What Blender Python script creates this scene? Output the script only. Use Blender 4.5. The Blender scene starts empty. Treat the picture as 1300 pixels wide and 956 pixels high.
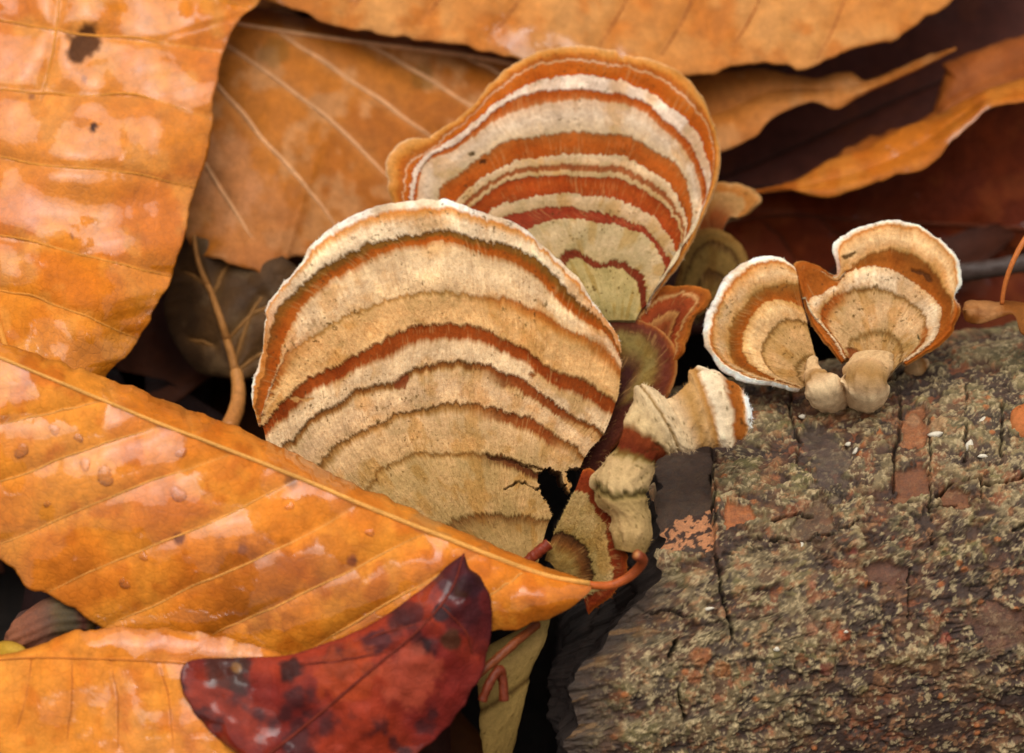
import bpy, math, random
import numpy as np

# ------------------------------------------------------------------ scene, camera, light
scn = bpy.context.scene
col = scn.collection
MM = 0.001
TH = math.radians(60)            # camera looks down on the forest floor
D0 = 305.0                       # mm to the plane of focus
K = 36.0 / 100.0 * D0 / 1300.0   # mm per photo pixel at the plane of focus
ZC = 50.0                        # height of the focus point above the soil, mm
SN, CS = math.sin(TH), math.cos(TH)
RIGHT = np.array([1.0, 0, 0]); UP = np.array([0, SN, CS]); FWD = np.array([0, CS, -SN])
FOCUS = np.array([0, 0, ZC]); CAMP = FOCUS - FWD * D0

cam = bpy.data.cameras.new('camera'); camo = bpy.data.objects.new('camera', cam); col.objects.link(camo)
camo.location = CAMP * MM
camo.rotation_euler = (math.pi / 2 - TH, 0, 0)
cam.lens = 100; cam.sensor_width = 36; cam.clip_start = 0.01; cam.clip_end = 200
cam.dof.use_dof = True; cam.dof.focus_distance = (D0 + 0.0) * MM; cam.dof.aperture_fstop = 19
scn.camera = camo

SUN_EL, SUN_AZ = math.radians(80), math.radians(-20)      # azimuth from +Y towards +X
w = bpy.data.worlds.new('World'); scn.world = w; w.use_nodes = True
wn = w.node_tree.nodes; wl = w.node_tree.links
sky = wn.new('ShaderNodeTexSky'); sky.sky_type = 'NISHITA'; sky.sun_disc = False
sky.sun_elevation = SUN_EL; sky.sun_rotation = SUN_AZ; sky.dust_density = 4.0; sky.air_density = 1.0
hs = wn.new('ShaderNodeHueSaturation'); hs.inputs['Saturation'].default_value = 0.10
bg = wn['Background']; bg.inputs['Strength'].default_value = 0.13
wl.new(sky.outputs[0], hs.inputs['Color']); wl.new(hs.outputs[0], bg.inputs['Color'])
sl = bpy.data.lights.new('sun', 'SUN'); sl.energy = 1.5; sl.angle = math.radians(58); sl.color = (1, 0.93, 0.84)
so = bpy.data.objects.new('sun', sl); col.objects.link(so)
sdir = np.array([math.sin(SUN_AZ) * math.cos(SUN_EL), math.cos(SUN_AZ) * math.cos(SUN_EL), math.sin(SUN_EL)])
so.rotation_euler = (math.pi / 2 - SUN_EL, 0, math.pi - SUN_AZ)
so.location = tuple(sdir * 2)
vs = scn.view_settings
vs.view_transform = 'Standard'; vs.look = 'None'; vs.exposure = 0.33; vs.gamma = 1.0; vs.use_curve_mapping = False
scn.render.engine = 'CYCLES'

# ------------------------------------------------------------------ numeric helpers
rng = np.random.default_rng(7); random.seed(7)

def W(px, py, d):
    """photo pixel + depth behind the plane of focus (mm) -> world mm"""
    px, py, d = np.broadcast_arrays(np.asarray(px, float), np.asarray(py, float), np.asarray(d, float))
    s = K * (D0 + d) / D0
    return ((px - 650) * s)[..., None] * RIGHT + ((478 - py) * s)[..., None] * UP + d[..., None] * FWD + FOCUS

def to_px(p):
    r = p - CAMP
    z = r @ FWD
    s = K * z / D0
    return 650 + (r @ RIGHT) / s, 478 - (r @ UP) / s, z - D0

def lin(c):
    c = np.asarray(c, float) / 255.0
    return np.where(c <= 0.04045, c / 12.92, ((c + 0.055) / 1.055) ** 2.4)

def _h(ix, iy, seed):
    n = (ix.astype(np.int64) * 374761393 + iy.astype(np.int64) * 668265263 + seed * 982451653) & 0xffffffff
    n = ((n ^ (n >> 13)) * 1274126177) & 0xffffffff
    n = ((n ^ (n >> 16)) * 2246822519) & 0xffffffff
    return ((n ^ (n >> 15)) & 0xffffff) / float(0xffffff)

def vnoise(x, y, seed=0):
    x = np.asarray(x, float); y = np.asarray(y, float)
    ix = np.floor(x); iy = np.floor(y); fx = x - ix; fy = y - iy
    fx = fx * fx * fx * (fx * (fx * 6 - 15) + 10); fy = fy * fy * fy * (fy * (fy * 6 - 15) + 10)
    ix = ix.astype(np.int64); iy = iy.astype(np.int64)
    a = _h(ix, iy, seed); b = _h(ix + 1, iy, seed); c = _h(ix, iy + 1, seed); d = _h(ix + 1, iy + 1, seed)
    return (a + (b - a) * fx) * (1 - fy) + (c + (d - c) * fx) * fy

def fbm(x, y, seed=0, o=4, g=0.5):
    t = 0; a = 1; n = 0
    for i in range(o):
        t = t + a * vnoise(x * 2 ** i + 13.7 * i, y * 2 ** i - 7.3 * i, seed + i); n += a; a *= g
    return t / n

def worley(x, y, seed=0):
    ix = np.floor(x).astype(np.int64); iy = np.floor(y).astype(np.int64)
    f1 = np.full(np.shape(x), 9.0); f2 = f1.copy(); cid = np.zeros(np.shape(x))
    for dx in (-1, 0, 1):
        for dy in (-1, 0, 1):
            jx = ix + dx; jy = iy + dy
            d = np.hypot(jx + _h(jx, jy, seed) - x, jy + _h(jx, jy, seed + 5) - y)
            n1 = d < f1
            f2 = np.where(n1, f1, np.minimum(f2, d)); cid = np.where(n1, _h(jx, jy, seed + 9), cid); f1 = np.where(n1, d, f1)
    return f1, f2, cid

def sstep(a, b, x):
    t = np.clip((x - a) / (b - a), 0, 1); return t * t * (3 - 2 * t)

def resample(pts, n, smooth=True):
    p = np.asarray(pts, float)
    if smooth and len(p) > 2:
        q = np.vstack([2 * p[0] - p[1], p, 2 * p[-1] - p[-2]]); out = []
        for i in range(len(p) - 1):
            p0, p1, p2, p3 = q[i], q[i + 1], q[i + 2], q[i + 3]
            for t in np.linspace(0, 1, 12, endpoint=False):
                out.append(0.5 * (2 * p1 + (p2 - p0) * t + (2 * p0 - 5 * p1 + 4 * p2 - p3) * t * t + (3 * p1 - p0 - 3 * p2 + p3) * t ** 3))
        out.append(p[-1]); p = np.array(out)
    L = np.r_[0, np.cumsum(np.linalg.norm(np.diff(p[:, :2], axis=0), axis=1))]
    s = np.linspace(0, L[-1], n)
    return np.stack([np.interp(s, L, p[:, k]) for k in range(p.shape[1])], 1)

def inpoly(px, py, poly):
    r = np.zeros(np.shape(px), bool); n = len(poly)
    for i in range(n):
        x1, y1 = poly[i]; x2, y2 = poly[(i + 1) % n]
        if y1 == y2: continue
        c = ((y1 > py) != (y2 > py)) & (px < (x2 - x1) * (py - y1) / (y2 - y1) + x1)
        r ^= c
    return r

def polydist(px, py, line):
    """distance in pixels from points to a polyline"""
    best = np.full(np.shape(px), 1e9)
    for (x1, y1), (x2, y2) in zip(line[:-1], line[1:]):
        dx, dy = x2 - x1, y2 - y1; l2 = dx * dx + dy * dy + 1e-9
        t = np.clip(((px - x1) * dx + (py - y1) * dy) / l2, 0, 1)
        best = np.minimum(best, np.hypot(px - x1 - t * dx, py - y1 - t * dy))
    return best

def gnormals(P):
    du = np.gradient(P, axis=0); dv = np.gradient(P, axis=1)
    n = np.cross(du, dv); n /= np.linalg.norm(n, axis=-1, keepdims=True) + 1e-12
    if np.mean(n @ FWD) > 0: n = -n
    return n

# ------------------------------------------------------------------ objects
def thing(name, loc, label, cat, group=None):
    o = bpy.data.objects.new(name, None); col.objects.link(o)
    o.empty_display_size = 0.005
    o.location = np.asarray(loc, float) * MM; o['label'] = label; o['category'] = cat
    if group: o['group'] = group
    return o

def mk(name, V, F, mat, parent=None, C=None, attrs=None, flip=False, kind=None, label=None):
    V = np.asarray(V, float).reshape(-1, 3); F = np.asarray(F, np.int32)
    if flip: F = F[:, ::-1]
    me = bpy.data.meshes.new(name)
    off = np.array(parent.location) / MM if parent is not None and parent.parent is None else (
        (np.array(parent.location) + np.array(parent.parent.location)) / MM if parent is not None else 0)
    me.vertices.add(len(V)); me.vertices.foreach_set('co', ((V - off) * MM).astype(np.float32).ravel())
    k = F.shape[1]
    me.loops.add(F.size); me.loops.foreach_set('vertex_index', np.ascontiguousarray(F).ravel())
    me.polygons.add(len(F)); me.polygons.foreach_set('loop_start', np.arange(0, F.size, k, dtype=np.int32))
    me.update(calc_edges=True)
    if C is not None:
        C = np.asarray(C, float).reshape(-1, 3)
        a = me.attributes.new('Col', 'FLOAT_COLOR', 'POINT')
        a.data.foreach_set('color', np.c_[C, np.ones(len(C))].astype(np.float32).ravel())
    for nm, v in (attrs or {}).items():
        a = me.attributes.new(nm, 'FLOAT', 'POINT'); a.data.foreach_set('value', np.asarray(v, np.float32).ravel())
    me.validate(); me.shade_smooth()
    me.materials.append(mat)
    o = bpy.data.objects.new(name, me); col.objects.link(o)
    if parent is not None: o.parent = parent
    if kind: o['kind'] = kind
    if label: o['label'] = label
    return o

def gridfaces(a, b, start=0, wrap=False):
    i = np.arange(a - 1)[:, None]; j = np.arange(b if wrap else b - 1)[None, :]
    j2 = (j + 1) % b
    f = np.stack([i * b + j, i * b + j2, (i + 1) * b + j2, (i + 1) * b + j], -1)
    return f.reshape(-1, 4) + start

def compact(V, F, *arrs):
    used = np.unique(F); m = np.full(len(V), -1); m[used] = np.arange(len(used))
    return (V[used], m[F]) + tuple(a[used] for a in arrs)

# ------------------------------------------------------------------ materials
def mat_base(name):
    m = bpy.data.materials.new(name); m.use_nodes = True
    return m, m.node_tree.nodes, m.node_tree.links, m.node_tree.nodes['Principled BSDF']

def objcoord(N, L, scale):
    tc = N.new('ShaderNodeTexCoord'); mp = N.new('ShaderNodeMapping')
    mp.inputs['Scale'].default_value = (scale,) * 3
    L.new(tc.outputs['Object'], mp.inputs['Vector']); return mp.outputs[0]

def noise(N, L, vec, scale, detail=4, rough=0.55):
    n = N.new('ShaderNodeTexNoise'); n.inputs['Scale'].default_value = scale
    n.inputs['Detail'].default_value = detail; n.inputs['Roughness'].default_value = rough
    L.new(vec, n.inputs['Vector']); return n.outputs['Fac']

def maprange(N, L, v, a, b, c, d):
    m = N.new('ShaderNodeMapRange'); m.inputs[1].default_value = a; m.inputs[2].default_value = b
    m.inputs[3].default_value = c; m.inputs[4].default_value = d
    L.new(v, m.inputs[0]); return m.outputs[0]

def colmul(N, L, c, f):
    m = N.new('ShaderNodeMix'); m.data_type = 'RGBA'; m.blend_type = 'MULTIPLY'; m.inputs[0].default_value = 1
    L.new(c, m.inputs[6]); L.new(f, m.inputs[7]); return m.outputs[2]

def attr(N, name):
    a = N.new('ShaderNodeAttribute'); a.attribute_name = name; return a

def bump(N, L, h, strength, dist, base=None):
    b = N.new('ShaderNodeBump'); b.inputs['Strength'].default_value = strength; b.inputs['Distance'].default_value = dist * MM
    L.new(h, b.inputs['Height'])
    if base: L.new(base, b.inputs['Normal'])
    return b.outputs[0]

def fungus_material():
    m, N, L, P = mat_base('fungus_flesh')
    v = objcoord(N, L, 1000)
    n1 = noise(N, L, v, 2.2, 6, 0.7); n2 = noise(N, L, v, 7.0, 3, 0.6)
    c = colmul(N, L, attr(N, 'Col').outputs['Color'], maprange(N, L, n1, 0.25, 0.75, 0.80, 1.12))
    c = colmul(N, L, c, maprange(N, L, n2, 0.3, 0.7, 0.86, 1.1))
    L.new(c, P.inputs['Base Color'])
    P.inputs['Roughness'].default_value = 0.8; P.inputs['Specular IOR Level'].default_value = 0.08
    L.new(bump(N, L, n2, 0.5, 0.12, bump(N, L, n1, 0.5, 0.25)), P.inputs['Normal'])
    return m

def fibre_material():
    m, N, L, P = mat_base('fungus_fibre')
    L.new(attr(N, 'Col').outputs['Color'], P.inputs['Base Color'])
    P.inputs['Roughness'].default_value = 0.7; P.inputs['Specular IOR Level'].default_value = 0.08
    return m

def leaf_material():
    m, N, L, P = mat_base('leaf_blade')
    v = objcoord(N, L, 1000)
    vo = N.new('ShaderNodeTexVoronoi'); vo.feature = 'DISTANCE_TO_EDGE'; vo.inputs['Scale'].default_value = 1.1
    L.new(v, vo.inputs['Vector'])
    ve = maprange(N, L, vo.outputs['Distance'], 0.0, 0.12, 0.0, 1.0)
    n1 = noise(N, L, v, 0.5, 6, 0.65); n2 = noise(N, L, v, 5.0, 3, 0.6)
    c = colmul(N, L, attr(N, 'Col').outputs['Color'], maprange(N, L, n1, 0.25, 0.75, 0.72, 1.2))
    c = colmul(N, L, c, maprange(N, L, n2, 0.3, 0.7, 0.9, 1.08))
    c = colmul(N, L, c, maprange(N, L, ve, 0, 1, 0.93, 1.01))
    L.new(c, P.inputs['Base Color'])
    wet = attr(N, 'wet').outputs['Fac']
    L.new(maprange(N, L, wet, 0, 1, 0.55, 0.38), P.inputs['Roughness'])
    P.inputs['Specular IOR Level'].default_value = 0.14
    L.new(wet, P.inputs['Coat Weight']); P.inputs['Coat Roughness'].default_value = 0.06; P.inputs['Coat IOR'].default_value = 1.45
    film = attr(N, 'film').outputs['Fac']
    fn = noise(N, L, v, 0.35, 2, 0.5)
    L.new(bump(N, L, film, 0.7, 0.5, bump(N, L, fn, 0.12, 1.0)), P.inputs['Coat Normal'])
    L.new(bump(N, L, n2, 0.35, 0.08, bump(N, L, ve, 0.35, 0.08, bump(N, L, n1, 0.3, 0.5))), P.inputs['Normal'])
    tr = N.new('ShaderNodeBsdfTranslucent'); L.new(c, tr.inputs['Color'])
    mx = N.new('ShaderNodeMixShader'); mx.inputs[0].default_value = 0.14
    out = N['Material Output']
    L.new(P.outputs[0], mx.inputs[1]); L.new(tr.outputs[0], mx.inputs[2]); L.new(mx.outputs[0], out.inputs['Surface'])
    return m

def stem_material():
    m, N, L, P = mat_base('stem_skin')
    v = objcoord(N, L, 1000)
    n1 = noise(N, L, v, 2.5, 5, 0.6)
    c = colmul(N, L, attr(N, 'Col').outputs['Color'], maprange(N, L, n1, 0.25, 0.75, 0.7, 1.2))
    L.new(c, P.inputs['Base Color']); P.inputs['Roughness'].default_value = 0.42; P.inputs['Specular IOR Level'].default_value = 0.2
    L.new(bump(N, L, n1, 0.4, 0.15), P.inputs['Normal'])
    return m

def bark_material():
    m, N, L, P = mat_base('bark')
    v = objcoord(N, L, 1000)
    n1 = noise(N, L, v, 1.6, 8, 0.72); n2 = noise(N, L, v, 6.0, 4, 0.65)
    c = colmul(N, L, attr(N, 'Col').outputs['Color'], maprange(N, L, n1, 0.25, 0.75, 0.6, 1.35))
    c = colmul(N, L, c, maprange(N, L, n2, 0.3, 0.7, 0.7, 1.25))
    L.new(c, P.inputs['Base Color'])
    L.new(maprange(N, L, n1, 0.3, 0.7, 0.5, 0.85), P.inputs['Roughness'])
    P.inputs['Specular IOR Level'].default_value = 0.35
    L.new(bump(N, L, n2, 0.5, 0.14, bump(N, L, n1, 0.5, 0.25)), P.inputs['Normal'])
    return m

def soil_material():
    m, N, L, P = mat_base('soil')
    v = objcoord(N, L, 1000)
    n1 = noise(N, L, v, 0.3, 8, 0.7)
    cr = N.new('ShaderNodeValToRGB'); L.new(n1, cr.inputs[0])
    cr.color_ramp.elements[0].position = 0.3; cr.color_ramp.elements[0].color = (0.006, 0.004, 0.003, 1)
    cr.color_ramp.elements[1].position = 0.75; cr.color_ramp.elements[1].color = (0.035, 0.02, 0.012, 1)
    L.new(cr.outputs[0], P.inputs['Base Color']); P.inputs['Roughness'].default_value = 0.9
    L.new(bump(N, L, n1, 0.8, 3), P.inputs['Normal'])
    return m

def water_material():
    m, N, L, P = mat_base('water')
    P.inputs['Base Color'].default_value = (1, 1, 1, 1); P.inputs['Roughness'].default_value = 0.0
    P.inputs['IOR'].default_value = 1.33; P.inputs['Transmission Weight'].default_value = 1.0
    tr = N.new('ShaderNodeBsdfTransparent'); gl = N.new('ShaderNodeBsdfGlossy'); gl.inputs['Roughness'].default_value = 0.02
    fr = N.new('ShaderNodeFresnel'); fr.inputs['IOR'].default_value = 1.4
    mx = N.new('ShaderNodeMixShader'); L.new(fr.outputs[0], mx.inputs[0]); L.new(tr.outputs[0], mx.inputs[1]); L.new(gl.outputs[0], mx.inputs[2])
    m2 = N.new('ShaderNodeMixShader'); m2.inputs[0].default_value = 0.12
    L.new(mx.outputs[0], m2.inputs[1]); L.new(P.outputs[0], m2.inputs[2]); L.new(m2.outputs[0], N['Material Output'].inputs['Surface'])
    return m

M_FUN, M_FIB, M_LEAF, M_STEM = fungus_material(), fibre_material(), leaf_material(), stem_material()
M_BARK, M_SOIL, M_WATER = bark_material(), soil_material(), water_material()

# ------------------------------------------------------------------ the ground
def build_ground():
    nr, na = 150, 144
    r = np.r_[0.5, np.geomspace(2, 60000, nr - 1)]
    a = np.linspace(0, 2 * math.pi, na, endpoint=False)
    X = r[:, None] * np.cos(a); Y = r[:, None] * np.sin(a)
    near = np.exp(-(r / 600.0) ** 2)[:, None]
    Z = (fbm(X / 25, Y / 25, 3, 4) - 0.5) * 10 * near + (fbm(X / 4000, Y / 4000, 5, 3) - 0.5) * np.minimum(r * 0.05, 500)[:, None] - 2
    V = np.stack([X, Y, Z], -1).reshape(-1, 3)
    o = mk('ground', V, gridfaces(nr, na, 0, True), M_SOIL)
    o['kind'] = 'structure'
    return o
build_ground()

# ------------------------------------------------------------------ the log
LOG_R = 28.0
LOG_C = W(1100, 766, 23.0)
LOG_A = np.array([1, 0.23, 0.0]); LOG_A /= np.linalg.norm(LOG_A)
LOG_U = np.array([0, 0, 1.0]); LOG_B = np.cross(LOG_A, LOG_U)     # LOG_B points to the viewer

def log_d(px, py):
    """depth at which the ray through a photo pixel meets the smooth log"""
    p1 = W(px, py, 0.0); dv = p1 - CAMP; dv = dv / np.linalg.norm(dv)
    oc = CAMP - LOG_C
    a_ = dv - (dv @ LOG_A) * LOG_A; o_ = oc - (oc @ LOG_A) * LOG_A
    A = a_ @ a_; B = 2 * a_ @ o_; C = o_ @ o_ - LOG_R ** 2
    disc = B * B - 4 * A * C
    t = (-B - math.sqrt(max(disc, 0))) / (2 * A)
    return (CAMP + dv * t - CAMP) @ FWD - D0

def build_log():
    na, nc = 860, 640
    # angle measured from up towards the viewer; fine where seen
    ang = np.r_[np.linspace(-math.radians(48), math.radians(118), nc - 60), np.linspace(math.radians(118), math.radians(312), 61)[1:]]
    nc = len(ang)
    ax_r = 75.0
    cosA, sinA = np.cos(ang), np.sin(ang)
    # ragged left end
    p_mid = LOG_C + LOG_R * (cosA[:, None] * LOG_U + sinA[:, None] * LOG_B)
    _, pyc, _ = to_px(p_mid + LOG_A * -30)
    endpx = np.interp(pyc, [300, 480, 560, 690, 740, 790, 830, 870, 1000], [830, 812, 818, 815, 780, 715, 675, 648, 640])
    back = (ang > math.radians(125)) | (ang < math.radians(-40))
    aL = np.where(back, -27, (endpx - 1100) * K * 1.03)
    aL = aL + (vnoise(ang * 14, 0 * ang, 41) - 0.5) * 2.6 + (vnoise(ang * 45, 0 * ang, 42) - 0.5) * 0.5
    k = 9
    pad = np.r_[aL[-k:], aL, aL[:k]]
    u = np.linspace(0, 1, na)
    A = aL[None, :] + (ax_r - aL[None, :]) * u[:, None]
    Cc = ang[None, :] * LOG_R + 0 * A
    base = LOG_C + A[..., None] * LOG_A + LOG_R * (cosA[None, :, None] * LOG_U + sinA[None, :, None] * LOG_B)
    nrm = (cosA[:, None] * LOG_U + sinA[:, None] * LOG_B)[None] + 0 * base
    px, py, _ = to_px(base)
    x, y = A, Cc
    # crusty bark: lichen islands, warts, pits and cracks
    big = fbm(x / 22, y / 16, 51, 4)
    f1, f2, cid = worley(x / 3.2 + 0.6 * fbm(x / 2, y / 2, 52), y / 2.2 + 0.6 * fbm(x / 2, y / 2, 53), 54)
    edge = f2 - f1
    g1, g2, gid = worley(x / 1.15, y / 1.0, 57)
    med = fbm(x / 3.0, y / 2.2, 60, 5, 0.6)
    fine = fbm(x / 0.7, y / 0.6, 61, 3, 0.6)
    warp = fbm(x / 2.5, y / 2.5, 65, 3)
    ridg = 1 - np.abs(2 * fbm(x / 5.5 + 0.8 * warp, y / 2.4 + 0.5 * warp, 62, 4, 0.6) - 1) * 2.2
    crust = sstep(0.43, 0.53, 0.5 * med + 0.5 * big)
    flake = sstep(0.46, 0.52, fbm(x / 1.5, y / 1.0, 63, 4, 0.65))
    vf = fbm(x / 0.32, y / 0.28, 66, 2, 0.6)
    grain = fbm(x / 1.4, y / 0.22, 67, 3, 0.6)
    H = 1.3 * (big - 0.5) + 0.45 * crust + 0.25 * (med - 0.5) + 0.10 * flake * crust + (0.12 + 0.2 * crust) * (fine - 0.5) + 0.14 * (vf - 0.5) * crust + 0.10 * (grain - 0.5) - 0.3 * sstep(0.84, 0.98, ridg)
    wart = (1 - sstep(0.12, 0.4, g1)) * (gid > 0.84)
    H += 0.16 * wart
    lich = lin((146, 132, 102)); liche2 = lin((116, 108, 78)); dark = lin((66, 50, 42)); brown = lin((104, 72, 48)); pale = lin((190, 176, 146))
    moss = lin((104, 102, 52))
    C = dark + (brown - dark) * sstep(0.4, 0.7, fbm(x / 6, y / 4, 70, 4))[..., None]
    C = C * (0.75 + 0.5 * grain)[..., None]
    lc = lich + (liche2 - lich) * sstep(0.3, 0.7, fbm(x / 7, y / 5, 71, 3))[..., None]
    lc = lc * (0.70 + 0.30 * flake)[..., None]
    low = sstep(640, 800, py + 60 * (big - 0.5))
    C = C + (lc - C) * (crust * (0.95 - 0.35 * low))[..., None]
    C = C + (moss - C) * (0.4 * sstep(0.54, 0.68, fbm(x / 4, y / 4, 72, 4)) * crust)[..., None]
    for sd, sc_, cc_, th_, am in ((73, 1.1, (166, 124, 90), .61, .55), (74, 1.6, (84, 56, 42), .56, .7), (76, 2.6, (58, 44, 40), .54, .8), (78, 0.7, (178, 166, 136), .62, .7), (79, 2.0, (140, 84, 54), .67, .6)):
        mk_ = sstep(th_, th_ + 0.06, fbm(x / sc_, y / (sc_ * 0.8), sd, 4, 0.6))
        C = C + (lin(cc_) * (0.8 + 0.4 * fine)[..., None] - C) * (mk_ * am)[..., None]
        H += (0.06 if sum(cc_) > 350 else -0.10) * mk_
    orange = lin((176, 108, 58))
    C = C + (orange - C) * ((gid > 0.97) * (1 - sstep(0.2, 0.42, g1)) * 0.7)[..., None]
    C = C + (pale - C) * (sstep(0.64, 0.76, vf) * crust * 0.55)[..., None]
    C = C * (1 - 0.45 * sstep(0.86, 0.98, ridg))[..., None] * np.array([0.94, 0.86, 0.76])
    # lichen colour above is weaker towards the lower flank
    # individual marks found on the bark
    def patch(poly, c, depth, amt=0.9, jag=9.0, sc=1.6):
        jag = jag * 1.8 + 5; c = tuple(min(255, k * 1.15) for k in c)
        nonlocal C, H
        jx = px + (fbm(x / sc, y / sc, 80, 3) - 0.5) * jag * 2; jy = py + (fbm(x / sc, y / sc, 81, 3) - 0.5) * jag * 2
        m = inpoly(jx, jy, poly).astype(float)
        cc = lin(c) * (0.7 + 0.6 * fbm(x / 1.2, y / 1.2, 82, 4))[..., None]
        C = C + (cc - C) * (m * amt)[..., None]; H = H * (1 - 0.75 * m) - depth * m
    patch([(832, 560), (905, 560), (908, 700), (830, 700)], (58, 42, 32), 1.5, 0.95, 0.5)
    tan = inpoly(px + (fbm(x, y, 90, 2) - 0.5) * 16, py + (fbm(x, y, 91, 2) - 0.5) * 16, [(845, 657), (880, 650), (906, 640), (908, 688), (838, 692)])
    sp = fbm(x / 0.55, y / 0.45, 92, 3)
    tc = np.where((sp > 0.56)[..., None], lin((60, 38, 26)), lin((178, 122, 84)))
    C = np.where(tan[..., None], tc, C)
    patch([(1136, 592), (1160, 590), (1181, 600), (1181, 634), (1140, 634)], (98, 60, 38), 0.5, 0.9, 4)
    patch([(1144, 524), (1168, 522), (1174, 560), (1160, 574), (1142, 570)], (120, 74, 44), 0.4, 0.8, 5)
    patch([(922, 640), (950, 636), (958, 664), (924, 670)], (138, 82, 46), 0.3, 0.9, 4)
    patch([(1102, 716), (1156, 712), (1158, 750), (1110, 744)], (82, 54, 42), 0.6, 0.9, 6)
    patch([(1004, 560), (1040, 552), (1076, 566), (1070, 600), (1050, 640), (1014, 636), (1020, 600)], (66, 52, 46), 0.3, 0.75, 14)
    patch([(1000, 660), (1060, 640), (1070, 690), (1010, 690)], (84, 62, 44), 0.3, 0.6, 12)
    patch([(1192, 622), (1236, 618), (1238, 642), (1200, 644)], (104, 66, 42), 0.4, 0.8, 4)
    patch([(1234, 770), (1300, 780), (1310, 820), (1250, 826)], (84, 56, 44), 0.4, 0.7, 12)
    patch([(1010, 540), (1058, 548), (1060, 560), (1018, 560)], (56, 44, 38), 0.3, 0.8, 8)
    for (cx, cy, r, c) in [(1072, 806, 9, (176, 84, 44)), (1030, 800, 8, (160, 100, 70)), (1048, 850, 10, (120, 48, 36)), (1200, 812, 9, (150, 70, 50)),
                           (890, 834, 14, (158, 92, 44)), (916, 850, 12, (160, 96, 40)), (880, 858, 9, (150, 86, 44)), (1030, 744, 6, (170, 100, 76)),
                           (1085, 700, 5, (140, 60, 50)), (1186, 798, 8, (140, 92, 66)), (1160, 530, 9, (170, 130, 96)), (1190, 540, 12, (176, 142, 104))]:
        jr = r * (0.6 + 0.8 * fbm(x / 1.0, y / 1.0, 95, 2))
        m = 1 - sstep(0.7, 1.1, np.hypot(px - cx, py - cy) / jr)
        C = C + (lin(c) * 0.8 * (0.5 + fine)[..., None] - C) * (0.6 * m)[..., None]; H += 0.2 * m
    cracks = [([(1142, 495), (1141, 550), (1134, 585), (1132, 622)], 2.2, 1.2), ([(1181, 530), (1182, 590), (1181, 690)], 1.8, 1.0),
              ([(1228, 490), (1228, 545), (1227, 590)], 1.8, 1.0), ([(1244, 612), (1245, 640)], 1.5, 0.8), ([(1000, 490), (1002, 524), (1012, 560), (1012, 590)], 2.0, 1.0),
              ([(910, 692), (914, 740), (924, 780), (930, 812)], 2.4, 1.3), ([(1272, 520), (1270, 585)], 2.4, 1.2), ([(1050, 480), (1049, 520)], 1.6, 0.8),
              ([(1190, 634), (1206, 616), (1240, 610), (1246, 620), (1270, 616), (1300, 606), (1330, 604)], 2.4, 1.6),
              ([(1100, 636), (1140, 638), (1180, 646), (1220, 644)], 1.6, 0.8), ([(800, 765), (840, 775), (880, 782)], 2.2, 1.0),
              ([(860, 810), (846, 836), (858, 870), (870, 910)], 3.4, 1.8), ([(1155, 720), (1152, 790)], 1.5, 0.7), ([(960, 684), (1010, 690), (1060, 676), (1090, 660)], 1.8, 0.9),
              ([(905, 560), (908, 690)], 2.0, 0.9), ([(1280, 676), (1300, 668), (1340, 672)], 3, 1.2), ([(976, 664), (1002, 652), (1030, 656)], 2.0, 1.0)]
    for ln, wd, dp in cracks:
        jx = px + (fbm(x / 1.5, y / 1.5, 85, 3) - 0.5) * 12; jy = py + (fbm(x / 1.5, y / 1.5, 86, 3) - 0.5) * 12
        dd = polydist(jx, jy, ln)
        wdv = wd * (0.35 + 1.1 * fbm(x / 1.2, y / 1.2, 87, 3)) * sstep(0.22, 0.36, fbm(x / 2.2, y / 2.2, 88, 2))
        m = 1 - sstep(wdv * 0.35, wdv * 1.0 + 0.01, dd)
        H -= 0.8 * dp * m; C = C * (1 - 0.75 * m)[..., None]
        H += 0.15 * np.exp(-((dd - wd * 2.2) / (wd * 1.2)) ** 2)
    # broken wood towards the left end
    e = sstep(0, 1, np.clip(1 - (A - aL[None, :]) / (5.5 + 5 * fbm(y / 3, x / 3, 97, 2)), 0, 1))
    e = e * sstep(700, 770, py)
    wood = lin((58, 45, 36)) * (0.5 + 1.2 * fbm(x / 3, y / 0.7, 98, 4))[..., None]
    wd2 = sstep(0.6, 0.75, fbm(x / 2.5, y / 0.8, 99, 4))
    wood = wood + (lin((140, 104, 62)) - wood) * (0.45 * wd2)[..., None]
    C = C + (wood - C) * e[..., None]; H = H * (1 - 0.6 * e) - 2.2 * e + 1.6 * e * (fbm(x / 4, y / 0.9, 100, 4) - 0.4)
    C = C * np.array([1.0, 0.95, 0.84])
    P = base + H[..., None] * nrm
    root = thing('log', LOG_C - LOG_U * LOG_R, 'fallen log with dark crusty bark and grey green lichen', 'log')
    V = P.reshape(-1, 3)
    F = gridfaces(na, nc, 0, True)
    mk('bark', V, F, M_BARK, root, np.clip(C, 0, 1).reshape(-1, 3), flip=True)
    # broken end
    rr = np.linspace(1, 0.02, 40)
    ring0 = P[0]; ctr = LOG_C + LOG_A * (np.median(aL) + 1)
    E = ctr + (ring0 - ctr)[None] * rr[:, None, None]
    sp_ = (fbm(np.cos(ang)[None] * rr[:, None] * 9, np.sin(ang)[None] * rr[:, None] * 2.5, 104, 5) - 0.45) * 7 * np.minimum(1, (1 - rr) * 6)[:, None]
    E = E - sp_[..., None] * LOG_A
    wc = lin((44, 34, 28)) * (0.4 + 1.3 * fbm(np.cos(ang)[None] * rr[:, None] * 22, np.sin(ang)[None] * rr[:, None] * 8, 105, 4))[..., None]
    mk('broken_end', E.reshape(-1, 3), gridfaces(40, nc, 0, True), M_BARK, root, wc.reshape(-1, 3))
    # sawn far end outside the picture
    ring1 = P[-1]; ctr1 = LOG_C + LOG_A * ax_r
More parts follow.
